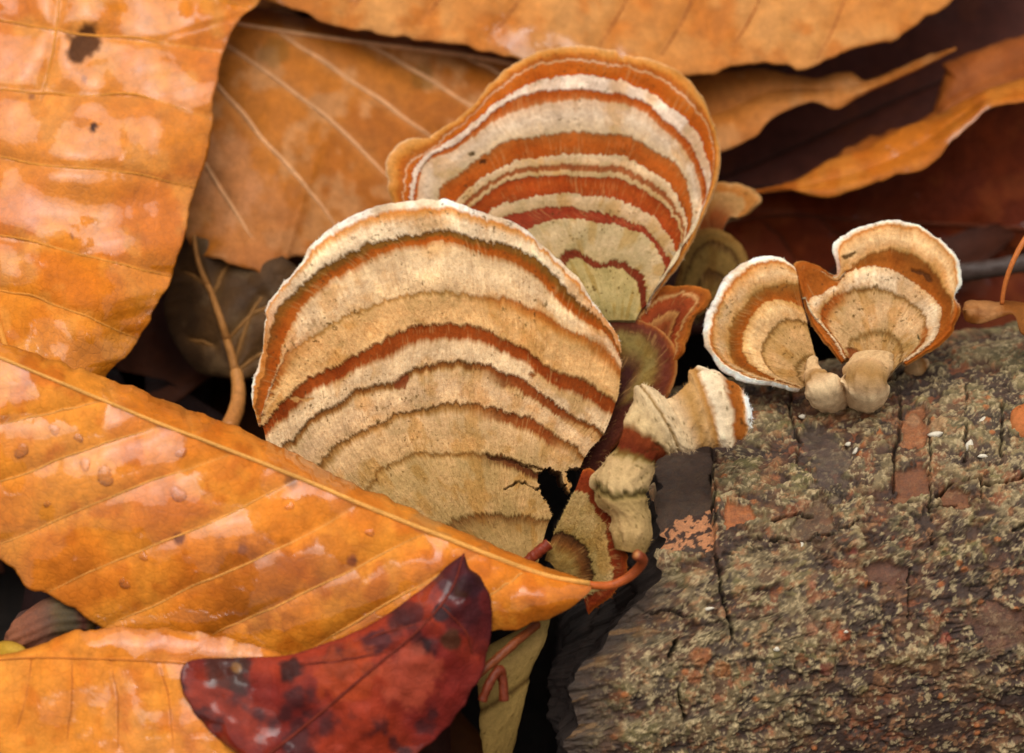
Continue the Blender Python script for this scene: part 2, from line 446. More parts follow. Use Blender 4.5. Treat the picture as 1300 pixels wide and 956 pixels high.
    E2 = ctr1 + (ring1 - ctr1)[None] * np.linspace(1, 0.02, 8)[:, None, None]
    mk('cut_end', E2.reshape(-1, 3), gridfaces(8, nc, 0, True), M_BARK, root, np.tile(lin((120, 90, 60)), (8 * nc, 1)), flip=True)
    return root
LOG = build_log()

# ------------------------------------------------------------------ generic builders
def tube(name, pts, radii, mat, parent, colour, seg=10, wob=0.06, label=None, cap_col=None, seed=1):
    pts = np.asarray(pts, float); n = len(pts)
    T = np.gradient(pts, axis=0); T /= np.linalg.norm(T, axis=1, keepdims=True) + 1e-9
    r = np.broadcast_to(np.asarray(radii, float), (n,))
    a = np.linspace(0, 2 * math.pi, seg, endpoint=False)
    ref = -FWD - 0 * T
    B = np.cross(T, ref); B /= np.linalg.norm(B, axis=1, keepdims=True) + 1e-9
    U = np.cross(B, T)
    rad = r[:, None] * (1 + wob * 2 * (vnoise(np.arange(n)[:, None] * 0.6 + 0 * a, a[None] * 1.5 + 0 * r[:, None], seed) - 0.5))
    P = pts[:, None] + rad[..., None] * (np.cos(a)[None, :, None] * B[:, None] + np.sin(a)[None, :, None] * U[:, None])
    c = np.asarray(colour, float)
    C = np.broadcast_to(c if c.ndim == 2 else c[None], (n, 3))[:, None] * (0.85 + 0.3 * vnoise(np.arange(n)[:, None] * 0.4 + 0 * a, a[None] * 2 + 0 * r[:, None], seed + 3))[..., None]
    V = np.vstack([P.reshape(-1, 3), pts[0] - T[0] * r[0] * 0.2, pts[-1] + T[-1] * r[-1] * 0.2])
    cc = np.vstack([C.reshape(-1, 3), C[0, :1] if cap_col is None else cap_col[None], C[-1, :1] if cap_col is None else cap_col[None]])
    F = gridfaces(n, seg, 0, True)
    j = np.arange(seg); i0 = n * seg
    F = np.vstack([F, np.stack([j, j, (j + 1) % seg, i0 + 0 * j], 1)[:, [1, 2, 3, 3]], np.stack([(n - 1) * seg + (j + 1) % seg, (n - 1) * seg + j, i0 + 1 + 0 * j, i0 + 1 + 0 * j], 1)])
    # caps as triangles: separate arrays
    quads = F[:(n - 1) * seg]
    tris = np.vstack([np.stack([(j + 1) % seg, j, i0 + 0 * j], 1), np.stack([(n - 1) * seg + j, (n - 1) * seg + (j + 1) % seg, i0 + 1 + 0 * j], 1)])
    tri_all = np.vstack([quads[:, [0, 1, 2]], quads[:, [0, 2, 3]], tris])
    return mk(name, V, tri_all, mat, parent, cc, attrs={'wet': np.zeros(len(V)), 'film': np.zeros(len(V))}, label=label)

def hermite_rows(Pk, tk, t):
    """interpolate curves Pk (K,n,2) at knots tk over t"""
    Kn = len(tk)
    m = np.zeros_like(Pk)
    for i in range(Kn):
        a = max(i - 1, 0); b = min(i + 1, Kn - 1)
        m[i] = (Pk[b] - Pk[a]) / (tk[b] - tk[a])
    i = np.clip(np.searchsorted(tk, t, side='right') - 1, 0, Kn - 2)
    h = (tk[i + 1] - tk[i]); x = ((t - tk[i]) / h)[:, None, None]; h = h[:, None, None]
    return ((2 * x ** 3 - 3 * x ** 2 + 1) * Pk[i] + (x ** 3 - 2 * x ** 2 + x) * h * m[i] + (-2 * x ** 3 + 3 * x ** 2) * Pk[i + 1] + (x ** 3 - x ** 2) * h * m[i + 1])

def ramp(stops, q):
    qs = np.array([s[0] for s in stops]); cs = np.array([lin(s[1]) for s in stops]); hs_ = np.array([s[2] for s in stops])
    return np.stack([np.interp(q, qs, cs[:, k]) for k in range(3)], -1), np.interp(q, qs, hs_)

def tone(C):
    # fungus flesh: pigments a little deeper and warmer than the traced values
    lum = C @ np.array([0.3, 0.6, 0.1])
    k = [0.0, 0.12, 0.5, 0.66, 0.85]
    f = np.stack([np.interp(lum, k, v_) for v_ in ((.70, .74, .80, .86, .98), (.72, .73, .69, .78, .92), (.48, .50, .64, .74, .88))], -1)
    return C * f

def fan(root, curves, depth, stops, ns, nt, stops2=None, w2=None, stops3=None, w3=None, thick=2.4, rim_q=0.18, jag=2.6, seed=0, cuts=(), marks=(), hairs=0,
        hair_len=0.55, gain=0.9, relief=1.0, under=(205, 180, 140), rim_th=0.5, wave=0.5, ragged=1.0):
    Pk = np.stack([resample(c, ns) for c in curves])
    gaps = np.linalg.norm(np.diff(Pk, axis=0), axis=2)
    tk = np.r_[0, np.cumsum(np.maximum(gaps.mean(1), 4))]
    tt = np.linspace(0, 1, nt)
    t = tk[-1] * tt
    q = np.interp(t, tk, np.arange(len(tk)))
    G = hermite_rows(Pk, tk, t)                       # nt, ns, 2
    s = np.linspace(0, 1, ns)[None] + 0 * G[..., 0]
    arc = np.linalg.norm(np.diff(Pk[0], axis=0), axis=1).sum()
    S = s * arc                                       # pixels along the rim
    R = t[:, None] + 0 * s
    # margin irregularities
    kin = min(nt - 1, max(3, int(nt * 0.12)))
    rd = G[0] - G[kin]; rd /= np.linalg.norm(rd, axis=1, keepdims=True) + 1e-6
    jr = ((fbm(S[0] / 13, 0 * S[0] + seed, 105 + seed, 3) - 0.5) * 6.0 + (fbm(S[0] / 45, 0 * S[0] + seed, 106 + seed, 2) - 0.5) * 7.0) * ragged * sstep(0, 0.05, np.minimum(s[0], 1 - s[0]))
    G = G + rd[None] * (jr[None] * np.exp(-R / 30.0))[..., None]
    px, py = G[..., 0], G[..., 1]
    # fibres and ragged zone edges
    n_f = (fbm(S / 3.2, R / 26, 100 + seed, 2) - 0.5) * 2
    n_m = (fbm(S / 11, R / 30, 110 + seed, 3) - 0.5) * 2
    n_l = (fbm(S / 60, R / 80, 120 + seed, 2) - 0.5) * 2
    dpx = np.gradient(t) / np.maximum(np.gradient(q), 1e-6)
    gloc = np.linalg.norm(np.gradient(G, axis=0), axis=2) / np.maximum(np.gradient(q), 1e-9)[:, None]
    gloc = np.maximum(gloc, 5)
    shift = jag * (1.0 * n_f + 1.3 * n_m + 1.6 * n_l)
    shift = shift * sstep(0, 10, R)
    qq = np.clip(q[:, None] + np.clip(shift / gloc, -0.45, 0.45), 0, len(curves) - 1)
    C, Hh = ramp(stops, qq)
    if stops2 is not None:
        C2, H2 = ramp(stops2, qq); ww = w2(s, px, py)[..., None]
        C = C + (C2 - C) * ww; Hh = Hh + (H2 - Hh) * ww[..., 0]
    if stops3 is not None:
        C2, H2 = ramp(stops3, qq); ww = w3(s, px, py)[..., None]
        C = C + (C2 - C) * ww; Hh = Hh + (H2 - Hh) * ww[..., 0]
    # mottling: fibres, specks
    C = C * (1 + 0.06 * n_f + 0.06 * n_m)[..., None]
    blot = fbm(px / 22, py / 22, 130 + seed, 4)
    C = C * (0.80 + 0.40 * blot)[..., None]
    C = C * (0.86 + 0.28 * fbm(px / 4.2, py / 4.2, 131 + seed, 3))[..., None]
    ban = fbm(S / 70, q[:, None] * 1.9 + 0 * S, 133 + seed, 3)
    C = C * (1 + 0.35 * (ban - 0.5))[..., None]
    stain = sstep(0.5, 0.72, fbm(S / 46, R / 30, 135 + seed, 4))
    C = C * (1 - stain[..., None] * np.array([0.10, 0.22, 0.38]))
    stk = sstep(0.56, 0.74, fbm(S / 2.6, R / 34, 137 + seed, 3)) * sstep(0.35, 0.6, fbm(S / 40, R / 22, 138 + seed, 3))
    C = C * (1 - stk[..., None] * np.array([0.10, 0.14, 0.18]))
    pale_f = sstep(0.6, 0.75, fbm(S / 2.4, R / 20, 139 + seed, 2)) * sstep(0.45, 0.65, fbm(S / 30, R / 18, 145 + seed, 3)) * (Hh < 0.12) * sstep(6, 14, R)
    C = C + (lin((196, 150, 100)) - C) * (0.35 * pale_f)[..., None]
    speck = sstep(0.77, 0.83, fbm(px / 3.6, py / 3.6, 140 + seed, 2)) * sstep(0.5, 0.65, fbm(px / 40, py / 40, 141 + seed, 2))
    C = C + (lin((96, 56, 28)) - C) * (0.75 * speck)[..., None]
    dist_rim = R
    d = depth(px, py) + wave * (fbm(px / 70, py / 70, 150 + seed, 2) - 0.5) * 2
    P = W(px, py, d)
    Nn = gnormals(P)
    th_r = rim_th * np.sqrt(np.clip(R / 7.0, 0, 1))
    lump = 0.14 * n_m * Hh + 0.05 * n_f * (0.3 + Hh) + 0.14 * (fbm(px / 7, py / 7, 160 + seed, 3) - 0.5)
    htop = relief * (0.75 * Hh + 1.2 * lump) * sstep(0, 8, R) + th_r
    for (line, wd, dp, c) in marks:
        jx = px + (fbm(px / 8, py / 8, 170, 3) - 0.5) * 8; jy = py + (fbm(px / 8, py / 8, 171, 3) - 0.5) * 8
        m = 1 - sstep(wd * 0.4, wd, polydist(jx, jy, line))
        htop -= dp * m
        C = C + (lin(c) - C) * (0.9 * m)[..., None]
    top = P + htop[..., None] * Nn
    thk = rim_th * np.sqrt(np.clip(R / 7.0, 0, 1)) + thick * sstep(0, 1, np.clip(R / (tk[-1] * 0.8), 0, 1))
    # taper the side edges too
    side = np.minimum(s, 1 - s); thk = thk * (0.35 + 0.65 * sstep(0, 0.06, side))
    bot = P - thk[..., None] * Nn
    F = gridfaces(nt, ns)
    keep = np.ones(len(F), bool)
    if cuts:
        cx = px.reshape(-1)[F].mean(1); cy = py.reshape(-1)[F].mean(1)
        jx = cx + (fbm(cx / 6, cy / 6, 180, 3) - 0.5) * 9; jy = cy + (fbm(cx / 6, cy / 6, 181, 3) - 0.5) * 9
        for poly in cuts: keep &= ~inpoly(jx, jy, poly)
    C = np.clip(tone(C) * gain / 0.9, 0.002, 0.85)
    V = top.reshape(-1, 3); Cf = C.reshape(-1, 3)
    rowF = np.repeat(np.arange(nt - 1), ns - 1)
    rrow = int(np.searchsorted(q, rim_q))
    for nm, sel in (('margin', rowF < rrow), ('cap', rowF >= rrow)):
        v, f, c = compact(V, F[keep & sel], Cf)
        cap = mk(nm, v, f, M_FUN, root, c, flip=False)
    # underside + side walls in one
    b0 = nt * ns
    Vall = np.vstack([V, bot.reshape(-1, 3)])
    uc = lin(under) * gain
    Cu = np.vstack([Cf * 0.9, np.tile(uc, (b0, 1))])
    Fb = F[keep][:, ::-1] + b0
    # boundary edges of kept faces -> walls
    Fk = F[keep]
    e = np.vstack([Fk[:, [0, 1]], Fk[:, [1, 2]], Fk[:, [2, 3]], Fk[:, [3, 0]]])
    key = np.sort(e, 1); kk = key[:, 0].astype(np.int64) * (b0 + 1) + key[:, 1]
    _, inv, cnt = np.unique(kk, return_inverse=True, return_counts=True)
    be = e[cnt[inv] == 1]
    walls = np.stack([be[:, 1], be[:, 0], be[:, 0] + b0, be[:, 1] + b0], 1)
    v, f, c = compact(Vall, np.vstack([Fb, walls]), Cu)
    mk('pore_surface', v, f, M_FUN, root, c)
    if hairs:
        cell = np.linalg.norm(np.cross(top[1:, :-1] - top[:-1, :-1], top[:-1, 1:] - top[:-1, :-1]), axis=-1)
        br = sstep(0.12, 0.35, Hh[:-1, :-1])
        pr = (cell * (0.06 + br)).ravel() * keep; pr /= pr.sum()
        idx = rng.choice(len(pr), hairs, p=pr)
        i, j = idx // (ns - 1), idx % (ns - 1)
        a, b = rng.random(hairs)[:, None], rng.random(hairs)[:, None]
        p = top[i, j] * (1 - a) * (1 - b) + top[i + 1, j] * a * (1 - b) + top[i, j + 1] * (1 - a) * b + top[i + 1, j + 1] * a * b
        dr = top[np.maximum(i - 2, 0), j] - top[np.minimum(i + 2, nt - 1), j]; dr /= np.linalg.norm(dr, axis=1, keepdims=True) + 1e-9
        n = Nn[i, j]
        dirv = dr * rng.uniform(0.1, 0.8, (hairs, 1)) + n * rng.uniform(0.15, 0.8, (hairs, 1)) + rng.normal(0, 0.45, (hairs, 3))
        dirv /= np.linalg.norm(dirv, axis=1, keepdims=True)
        ln = 0.62 * hair_len * rng.uniform(0.4, 1.3, (hairs, 1))
        sd = np.cross(dirv, -FWD); sd /= np.linalg.norm(sd, axis=1, keepdims=True) + 1e-9
        wd = 0.028 * rng.uniform(0.7, 1.3, (hairs, 1))
        base = p - n * 0.03
        hv = np.stack([base - sd * wd, base + sd * wd, base + dirv * ln], 1).reshape(-1, 3)
        hc = np.clip(C[i, j] * rng.uniform(0.95, 1.3, (hairs, 1)), 0, 0.85)
        hc = np.repeat(hc, 3, 0)
        mk('fuzz', hv, np.arange(hairs * 3).reshape(-1, 3), M_FIB, cap, hc, kind='stuff')
    return top, px, py

def body(name, root, left, right, thick, stops, nu=160, nv=64, seed=0, gain=0.9, jag=3.0, lump=0.35, label=None, mat=None, ribs=0.0, hairs=0):
    """round-sectioned piece between two traced edges; left/right are (px, py, d)"""
    A = resample(left, nu); B = resample(right, nu)
    a = W(A[:, 0], A[:, 1], A[:, 2]); b = W(B[:, 0], B[:, 1], B[:, 2])
    c = (a + b) / 2; hw = (b - a) / 2; wdt = np.linalg.norm(hw, axis=1)
    T = np.gradient(c, axis=0); T /= np.linalg.norm(T, axis=1, keepdims=True) + 1e-9
    nn = np.cross(T, hw); nn /= np.linalg.norm(nn, axis=1, keepdims=True) + 1e-9
    if np.mean(nn @ FWD) > 0: nn = -nn
    u = np.linspace(0, 1, nu)
    th = np.interp(u, np.linspace(0, 1, len(thick)), thick)
    ph = np.linspace(0, 2 * math.pi, nv, endpoint=False)
    P = c[:, None] + np.cos(ph)[None, :, None] * hw[:, None] + (np.sin(ph)[None, :] * (th * np.maximum(wdt, 0.05))[:, None])[..., None] * nn[:, None]
    L = np.linalg.norm(np.diff(c, axis=0), axis=1).sum()
    X = u[:, None] * L + 0 * ph; Y = np.cos(ph)[None] * wdt[:, None] + 3 * (np.sin(ph) < 0)[None]
    nz = (fbm(X / 0.9, Y / 0.35, 200 + seed, 3) - 0.5) * 2; nl = (fbm(X / 2.5, Y / 2.5, 210 + seed, 3) - 0.5) * 2
    uq = np.clip(u[:, None] + jag * 0.085 * (0.6 * nz + 0.9 * nl) / L, 0, 1)
    C, H = ramp(stops, uq)
    C = C * (1 + 0.15 * nz + 0.12 * nl)[..., None]
    sp = sstep(0.76, 0.84, fbm(X / 0.4, Y / 0.4, 220 + seed, 2)) * sstep(0.45, 0.6, fbm(X / 3, Y / 3, 221 + seed, 2))
    C = C + (lin((84, 50, 26)) - C) * (0.7 * sp)[..., None]
    rad = P - c[:, None]; rad /= np.linalg.norm(rad, axis=2, keepdims=True) + 1e-9
    disp = H + lump * (0.5 * nl + 0.25 * nz) + ribs * np.sin(Y * 7)
    fade = sstep(0, 0.04, np.minimum(u, 1 - u))[:, None]
    P = P + (disp * fade)[..., None] * rad
    C = np.clip((tone(C) / 0.9 if mat is None else C) * gain, 0.002, 0.85)
    F = gridfaces(nu, nv, 0, True)
    # closed ends
    V = np.vstack([P.reshape(-1, 3), P[0].mean(0), P[-1].mean(0)]); Cv = np.vstack([C.reshape(-1, 3), C[0].mean(0), C[-1].mean(0)])
    j = np.arange(nv); i0 = nu * nv
    tri = np.vstack([F[:, [0, 1, 2]], F[:, [0, 2, 3]], np.stack([(j + 1) % nv, j, i0 + 0 * j], 1), np.stack([(nu - 1) * nv + j, (nu - 1) * nv + (j + 1) % nv, i0 + 1 + 0 * j], 1)])
    o = mk(name, V, tri, mat or M_FUN, root, Cv, label=label)
    if hairs:
        i = rng.integers(2, nu - 2, hairs); k = rng.integers(0, nv, hairs)
        ok = (np.sin(ph[k]) > -0.2) & (C[i, k].mean(1) > 0.16)
        i, k = i[ok], k[ok]; n = len(i)
        p = P[i, k] + (P[i + 1, k] - P[i, k]) * rng.random((n, 1)); r = rad[i, k]
        dv = r * rng.uniform(0.3, 0.9, (n, 1)) + rng.normal(0, 0.35, (n, 3)) + T[i] * 0.4
        dv /= np.linalg.norm(dv, axis=1, keepdims=True)
        sd = np.cross(dv, -FWD); sd /= np.linalg.norm(sd, axis=1, keepdims=True) + 1e-9
        hv = np.stack([p - sd * 0.025, p + sd * 0.025, p + dv * rng.uniform(0.2, 0.5, (n, 1))], 1).reshape(-1, 3)
        hc = np.repeat(np.clip(C[i, k] * rng.uniform(0.85, 1.25, (n, 1)), 0, 0.85), 3, 0)
        mk('fuzz', hv, np.arange(n * 3).reshape(-1, 3), M_FIB, o, hc, kind='stuff')
    return P

def leaf(label, left, mid, right, cols, name='fallen_leaf', veins=(), nu=180, nv=90, bulge=(0.8, 0.8), wave=0.8, wave_sc=120, seed=0, thick=0.22,
         vein_col=(226, 160, 84), vein_r=0.16, mid_r=0.34, midcol=None, spots=(), wet=0.0, wet_poly=(), pleat=0.5, petiole=None, drops=(), holes=(),
         gain=0.9, edge_col=(120, 66, 22), jitter=4.0, film_amt=1.0, show_mid=True, mid_span=(0.0, 1.0), tooth=0.0, group=None, smooth=True, pet_col=((196, 96, 34), (120, 52, 26)), soft_veins=(), tint=(0.98, 1.0, 0.92)):
    Lm = resample(left, nu, smooth); Mm = resample(mid, nu); Rm = resample(right, nu, smooth)
    u = np.linspace(0, 1, nu)
    fade = sstep(0, 0.06, u) * sstep(0, 0.06, 1 - u)
    for E, k in ((Lm, 0), (Rm, 1)):
        out = E[:, :2] - Mm[:, :2]; out /= np.linalg.norm(out, axis=1, keepdims=True) + 1e-6
        arc = np.r_[0, np.cumsum(np.linalg.norm(np.diff(E[:, :2], axis=0), axis=1))]
        jn = (fbm(arc / 16, 0 * u + k, 300 + seed, 3) - 0.5) * 2 * jitter + tooth * (1 - 2 * np.abs((arc / 46.0) % 1 - 0.75).clip(0, 0.5))
        E[:, :2] += out * (jn * fade)[:, None]
    v = np.linspace(-1, 1, nv)
    a = np.abs(v)[None, :, None]
    G = np.where((v < 0)[None, :, None], Mm[:, None] * (1 - a) + Lm[:, None] * a, Mm[:, None] * (1 - a) + Rm[:, None] * a)
    px, py, d = G[..., 0], G[..., 1], G[..., 2].copy()
    bl = np.where(v < 0, bulge[0], bulge[1])
    d -= (bl * np.sin(math.pi * np.abs(v)))[None] * fade[:, None]
    d += wave * 2 * (fbm(px / wave_sc, py / wave_sc, 310 + seed, 2) - 0.5)
    vd = np.full(px.shape, 1e9)
    for ln in list(veins) + [[tuple(q_) for q_ in resample(l_, 12)] for l_ in soft_veins]: vd = np.minimum(vd, polydist(px, py, ln))
    if veins: d -= pleat * (1 - np.exp(-vd / 11.0))
    md = polydist(px, py, [tuple(p[:2]) for p in Mm[::6]])
    if show_mid: d -= 0.0 * md
    P = W(px, py, d); Nn = gnormals(P)
    # colour
    cols = [lin(c) for c in cols]
    b1 = fbm(px / 90, py / 90, 320 + seed, 4); b2 = fbm(px / 34, py / 34, 330 + seed, 4); b3 = fbm(px / 9, py / 9, 340 + seed, 3)
    C = cols[0] + (cols[1] - cols[0]) * sstep(0.35, 0.65, b1)[..., None]
    C = C + (cols[2] - C) * (0.8 * sstep(0.52, 0.72, b2))[..., None]
    C = C * (0.88 + 0.24 * b3)[..., None]
    if veins: C = C + (lin(vein_col) - C) * (0.35 * np.exp(-vd / 5.0))[..., None]
    rimd = (1 - np.abs(v))[None] * np.where((v < 0)[None], np.linalg.norm(Lm - Mm, axis=1)[:, None], np.linalg.norm(Rm - Mm, axis=1)[:, None])
    C = C + (lin(edge_col) - C) * (0.55 * np.exp(-rimd / 4.0))[..., None]
    wetv = np.zeros(px.shape); filmv = np.zeros(px.shape)
    if wet > 0:
        wn_ = fbm(px / 95, py / 75, 350 + seed, 4, 0.55)
        wetv = sstep(0.62 - wet * 0.4, 0.66 - wet * 0.4, wn_)
        filmv = wetv * (0.5 + fbm(px / 40, py / 40, 355 + seed, 2))
    for poly in wet_poly:
        jx = px + (fbm(px / 30, py / 30, 360, 3) - 0.5) * 50; jy = py + (fbm(px / 30, py / 30, 361, 3) - 0.5) * 50
        m = inpoly(jx, jy, poly); wetv = np.maximum(wetv, m); filmv = np.maximum(filmv, m * 1.0)
    for (cx, cy, r, c, amt) in spots:
        jr = r * (0.55 + 0.9 * fbm(px / 14, py / 14, 370 + seed, 3))
        m = (1 - sstep(0.75, 1.15, np.hypot(px - cx, py - cy) / jr)) * amt
        C = C + (lin(c) - C) * m[..., None]
        if amt > 0.85: wetv = wetv * (1 - m)
    C = C * np.array(tint)
    C = np.clip(C * gain, 0.001, 0.85)
    F = gridfaces(nu, nv); keep = np.ones(len(F), bool)
    for poly in holes:
        cx = px.reshape(-1)[F].mean(1); cy = py.reshape(-1)[F].mean(1)
        keep &= ~inpoly(cx + (fbm(cx / 8, cy / 8, 380) - 0.5) * 10, cy + (fbm(cx / 8, cy / 8, 381) - 0.5) * 10, poly)
    ctr = W(*Mm[nu // 2])
    base = W(*Mm[-1]) if petiole is None else W(*petiole[0])
    root = thing(name, base, label, 'leaf', group)
    b0 = nu * nv
    V = np.vstack([P.reshape(-1, 3), (P - thick * Nn).reshape(-1, 3)])
    Fk = F[keep]
    e = np.vstack([Fk[:, [0, 1]], Fk[:, [1, 2]], Fk[:, [2, 3]], Fk[:, [3, 0]]])
    key = np.sort(e, 1); kk = key[:, 0].astype(np.int64) * (b0 + 1) + key[:, 1]
    _, inv, cnt = np.unique(kk, return_inverse=True, return_counts=True)
    be = e[cnt[inv] == 1]
    Fa = np.vstack([Fk, Fk[:, ::-1] + b0, np.stack([be[:, 1], be[:, 0], be[:, 0] + b0, be[:, 1] + b0], 1)])
    Cc = np.vstack([C.reshape(-1, 3), C.reshape(-1, 3) * 0.8])
    wv = np.r_[wetv.ravel(), 0 * wetv.ravel()]; fv = np.r_[filmv.ravel(), 0 * filmv.ravel()]
    V, Fa, Cc, wv, fv = compact(V, Fa, Cc, wv, fv)
    blade = mk('blade', V, Fa, M_LEAF, root, Cc, attrs={'wet': wv, 'film': fv})
    fx, fy = px.ravel(), py.ravel(); fP = P.reshape(-1, 3); fN = Nn.reshape(-1, 3); fC = C.reshape(-1, 3)
    def onsurf(pts):
        out = []; nr = []
        for (x, y) in pts:
            k = np.hypot(fx - x, fy - y); kk = np.argsort(k)[:6]; ww = 1 / (k[kk] + 0.5); ww /= ww.sum()
            out.append((fP[kk] * ww[:, None]).sum(0)); nr.append((fN[kk] * ww[:, None]).sum(0))
        return np.array(out), np.array(nr)
    vc = lin(vein_col) * gain
    def dup(c, r, col_): return c
    for k, ln in enumerate(veins):
        n = 26
        lp = resample(ln, n)
        p, nr = onsurf(lp)
        p[1:-1] = (p[:-2] + 2 * p[1:-1] + p[2:]) / 4
        p = p + UP * ((fbm(np.arange(n) / 4.0, np.zeros(n) + k, 390 + seed, 2) - 0.5) * 0.5)[:, None]
        dist = np.hypot(lp[:, 0] - Mm[:, 0].mean(), 0)
        tube('vein', p - nr * vein_r * 0.25, vein_r * (1.1 - 0.75 * np.abs(np.linspace(-1, 1, n)) ** 3), M_LEAF, blade, vc * 0.95, seg=8, seed=k, wob=.2)
    if show_mid:
        i0, i1 = int(mid_span[0] * (nu - 1)), int(mid_span[1] * (nu - 1))
        sel = np.unique(np.linspace(i0, i1, 60).astype(int))
        p = P[sel, nv // 2]; nr = Nn[sel, nv // 2]
        tube('midrib', p + nr * mid_r * 0.2, mid_r * np.linspace(0.45, 1.0, len(sel)), M_LEAF, root, lin(midcol or vein_col) * gain, seg=9)
    if petiole is not None:
        pp = resample(petiole, 30); tube('petiole', W(pp[:, 0], pp[:, 1], pp[:, 2]), np.linspace(mid_r * 1.3, mid_r * 1.9, 30), M_STEM, root, np.linspace(lin(pet_col[0]), lin(pet_col[1]), 30), seg=14, cap_col=lin((196, 132, 76)))
    for (dx, dy, r) in drops:
        p, nr = onsurf([(dx, dy)]); p = p[0]; n = nr[0] / np.linalg.norm(nr[0])
        t1 = np.cross(n, RIGHT); t1 /= np.linalg.norm(t1); t2 = np.cross(n, t1); rm = r * K
        el = np.linspace(0, math.pi / 2, 8); az = np.linspace(0, 2 * math.pi, 20, endpoint=False)
        rr = np.cos(el); zz = np.sin(el) * 0.30
        wob = 1 + 0.18 * np.sin(az * 2 + dx) + 0.1 * np.sin(az * 3 + dy)
        D = p + rm * (rr[:, None, None] * ((np.cos(az) * wob)[None, :, None] * t1 + (np.sin(az) * wob)[None, :, None] * t2)) + rm * zz[:, None, None] * n - n * 0.06
        bt = D[:1] * 1.0 - n * 0.1
        Vd = np.concatenate([bt, D]).reshape(-1, 3)
        mk('water_drop', Vd, gridfaces(9, 20, 0, True), M_WATER, blade)
    return root, (P, px, py, Nn)

# ------------------------------------------------------------------ bracket fungi
def Z(pts, x0, y0, sc): return [(x0 + a / sc, y0 + b / sc) for a, b in pts]

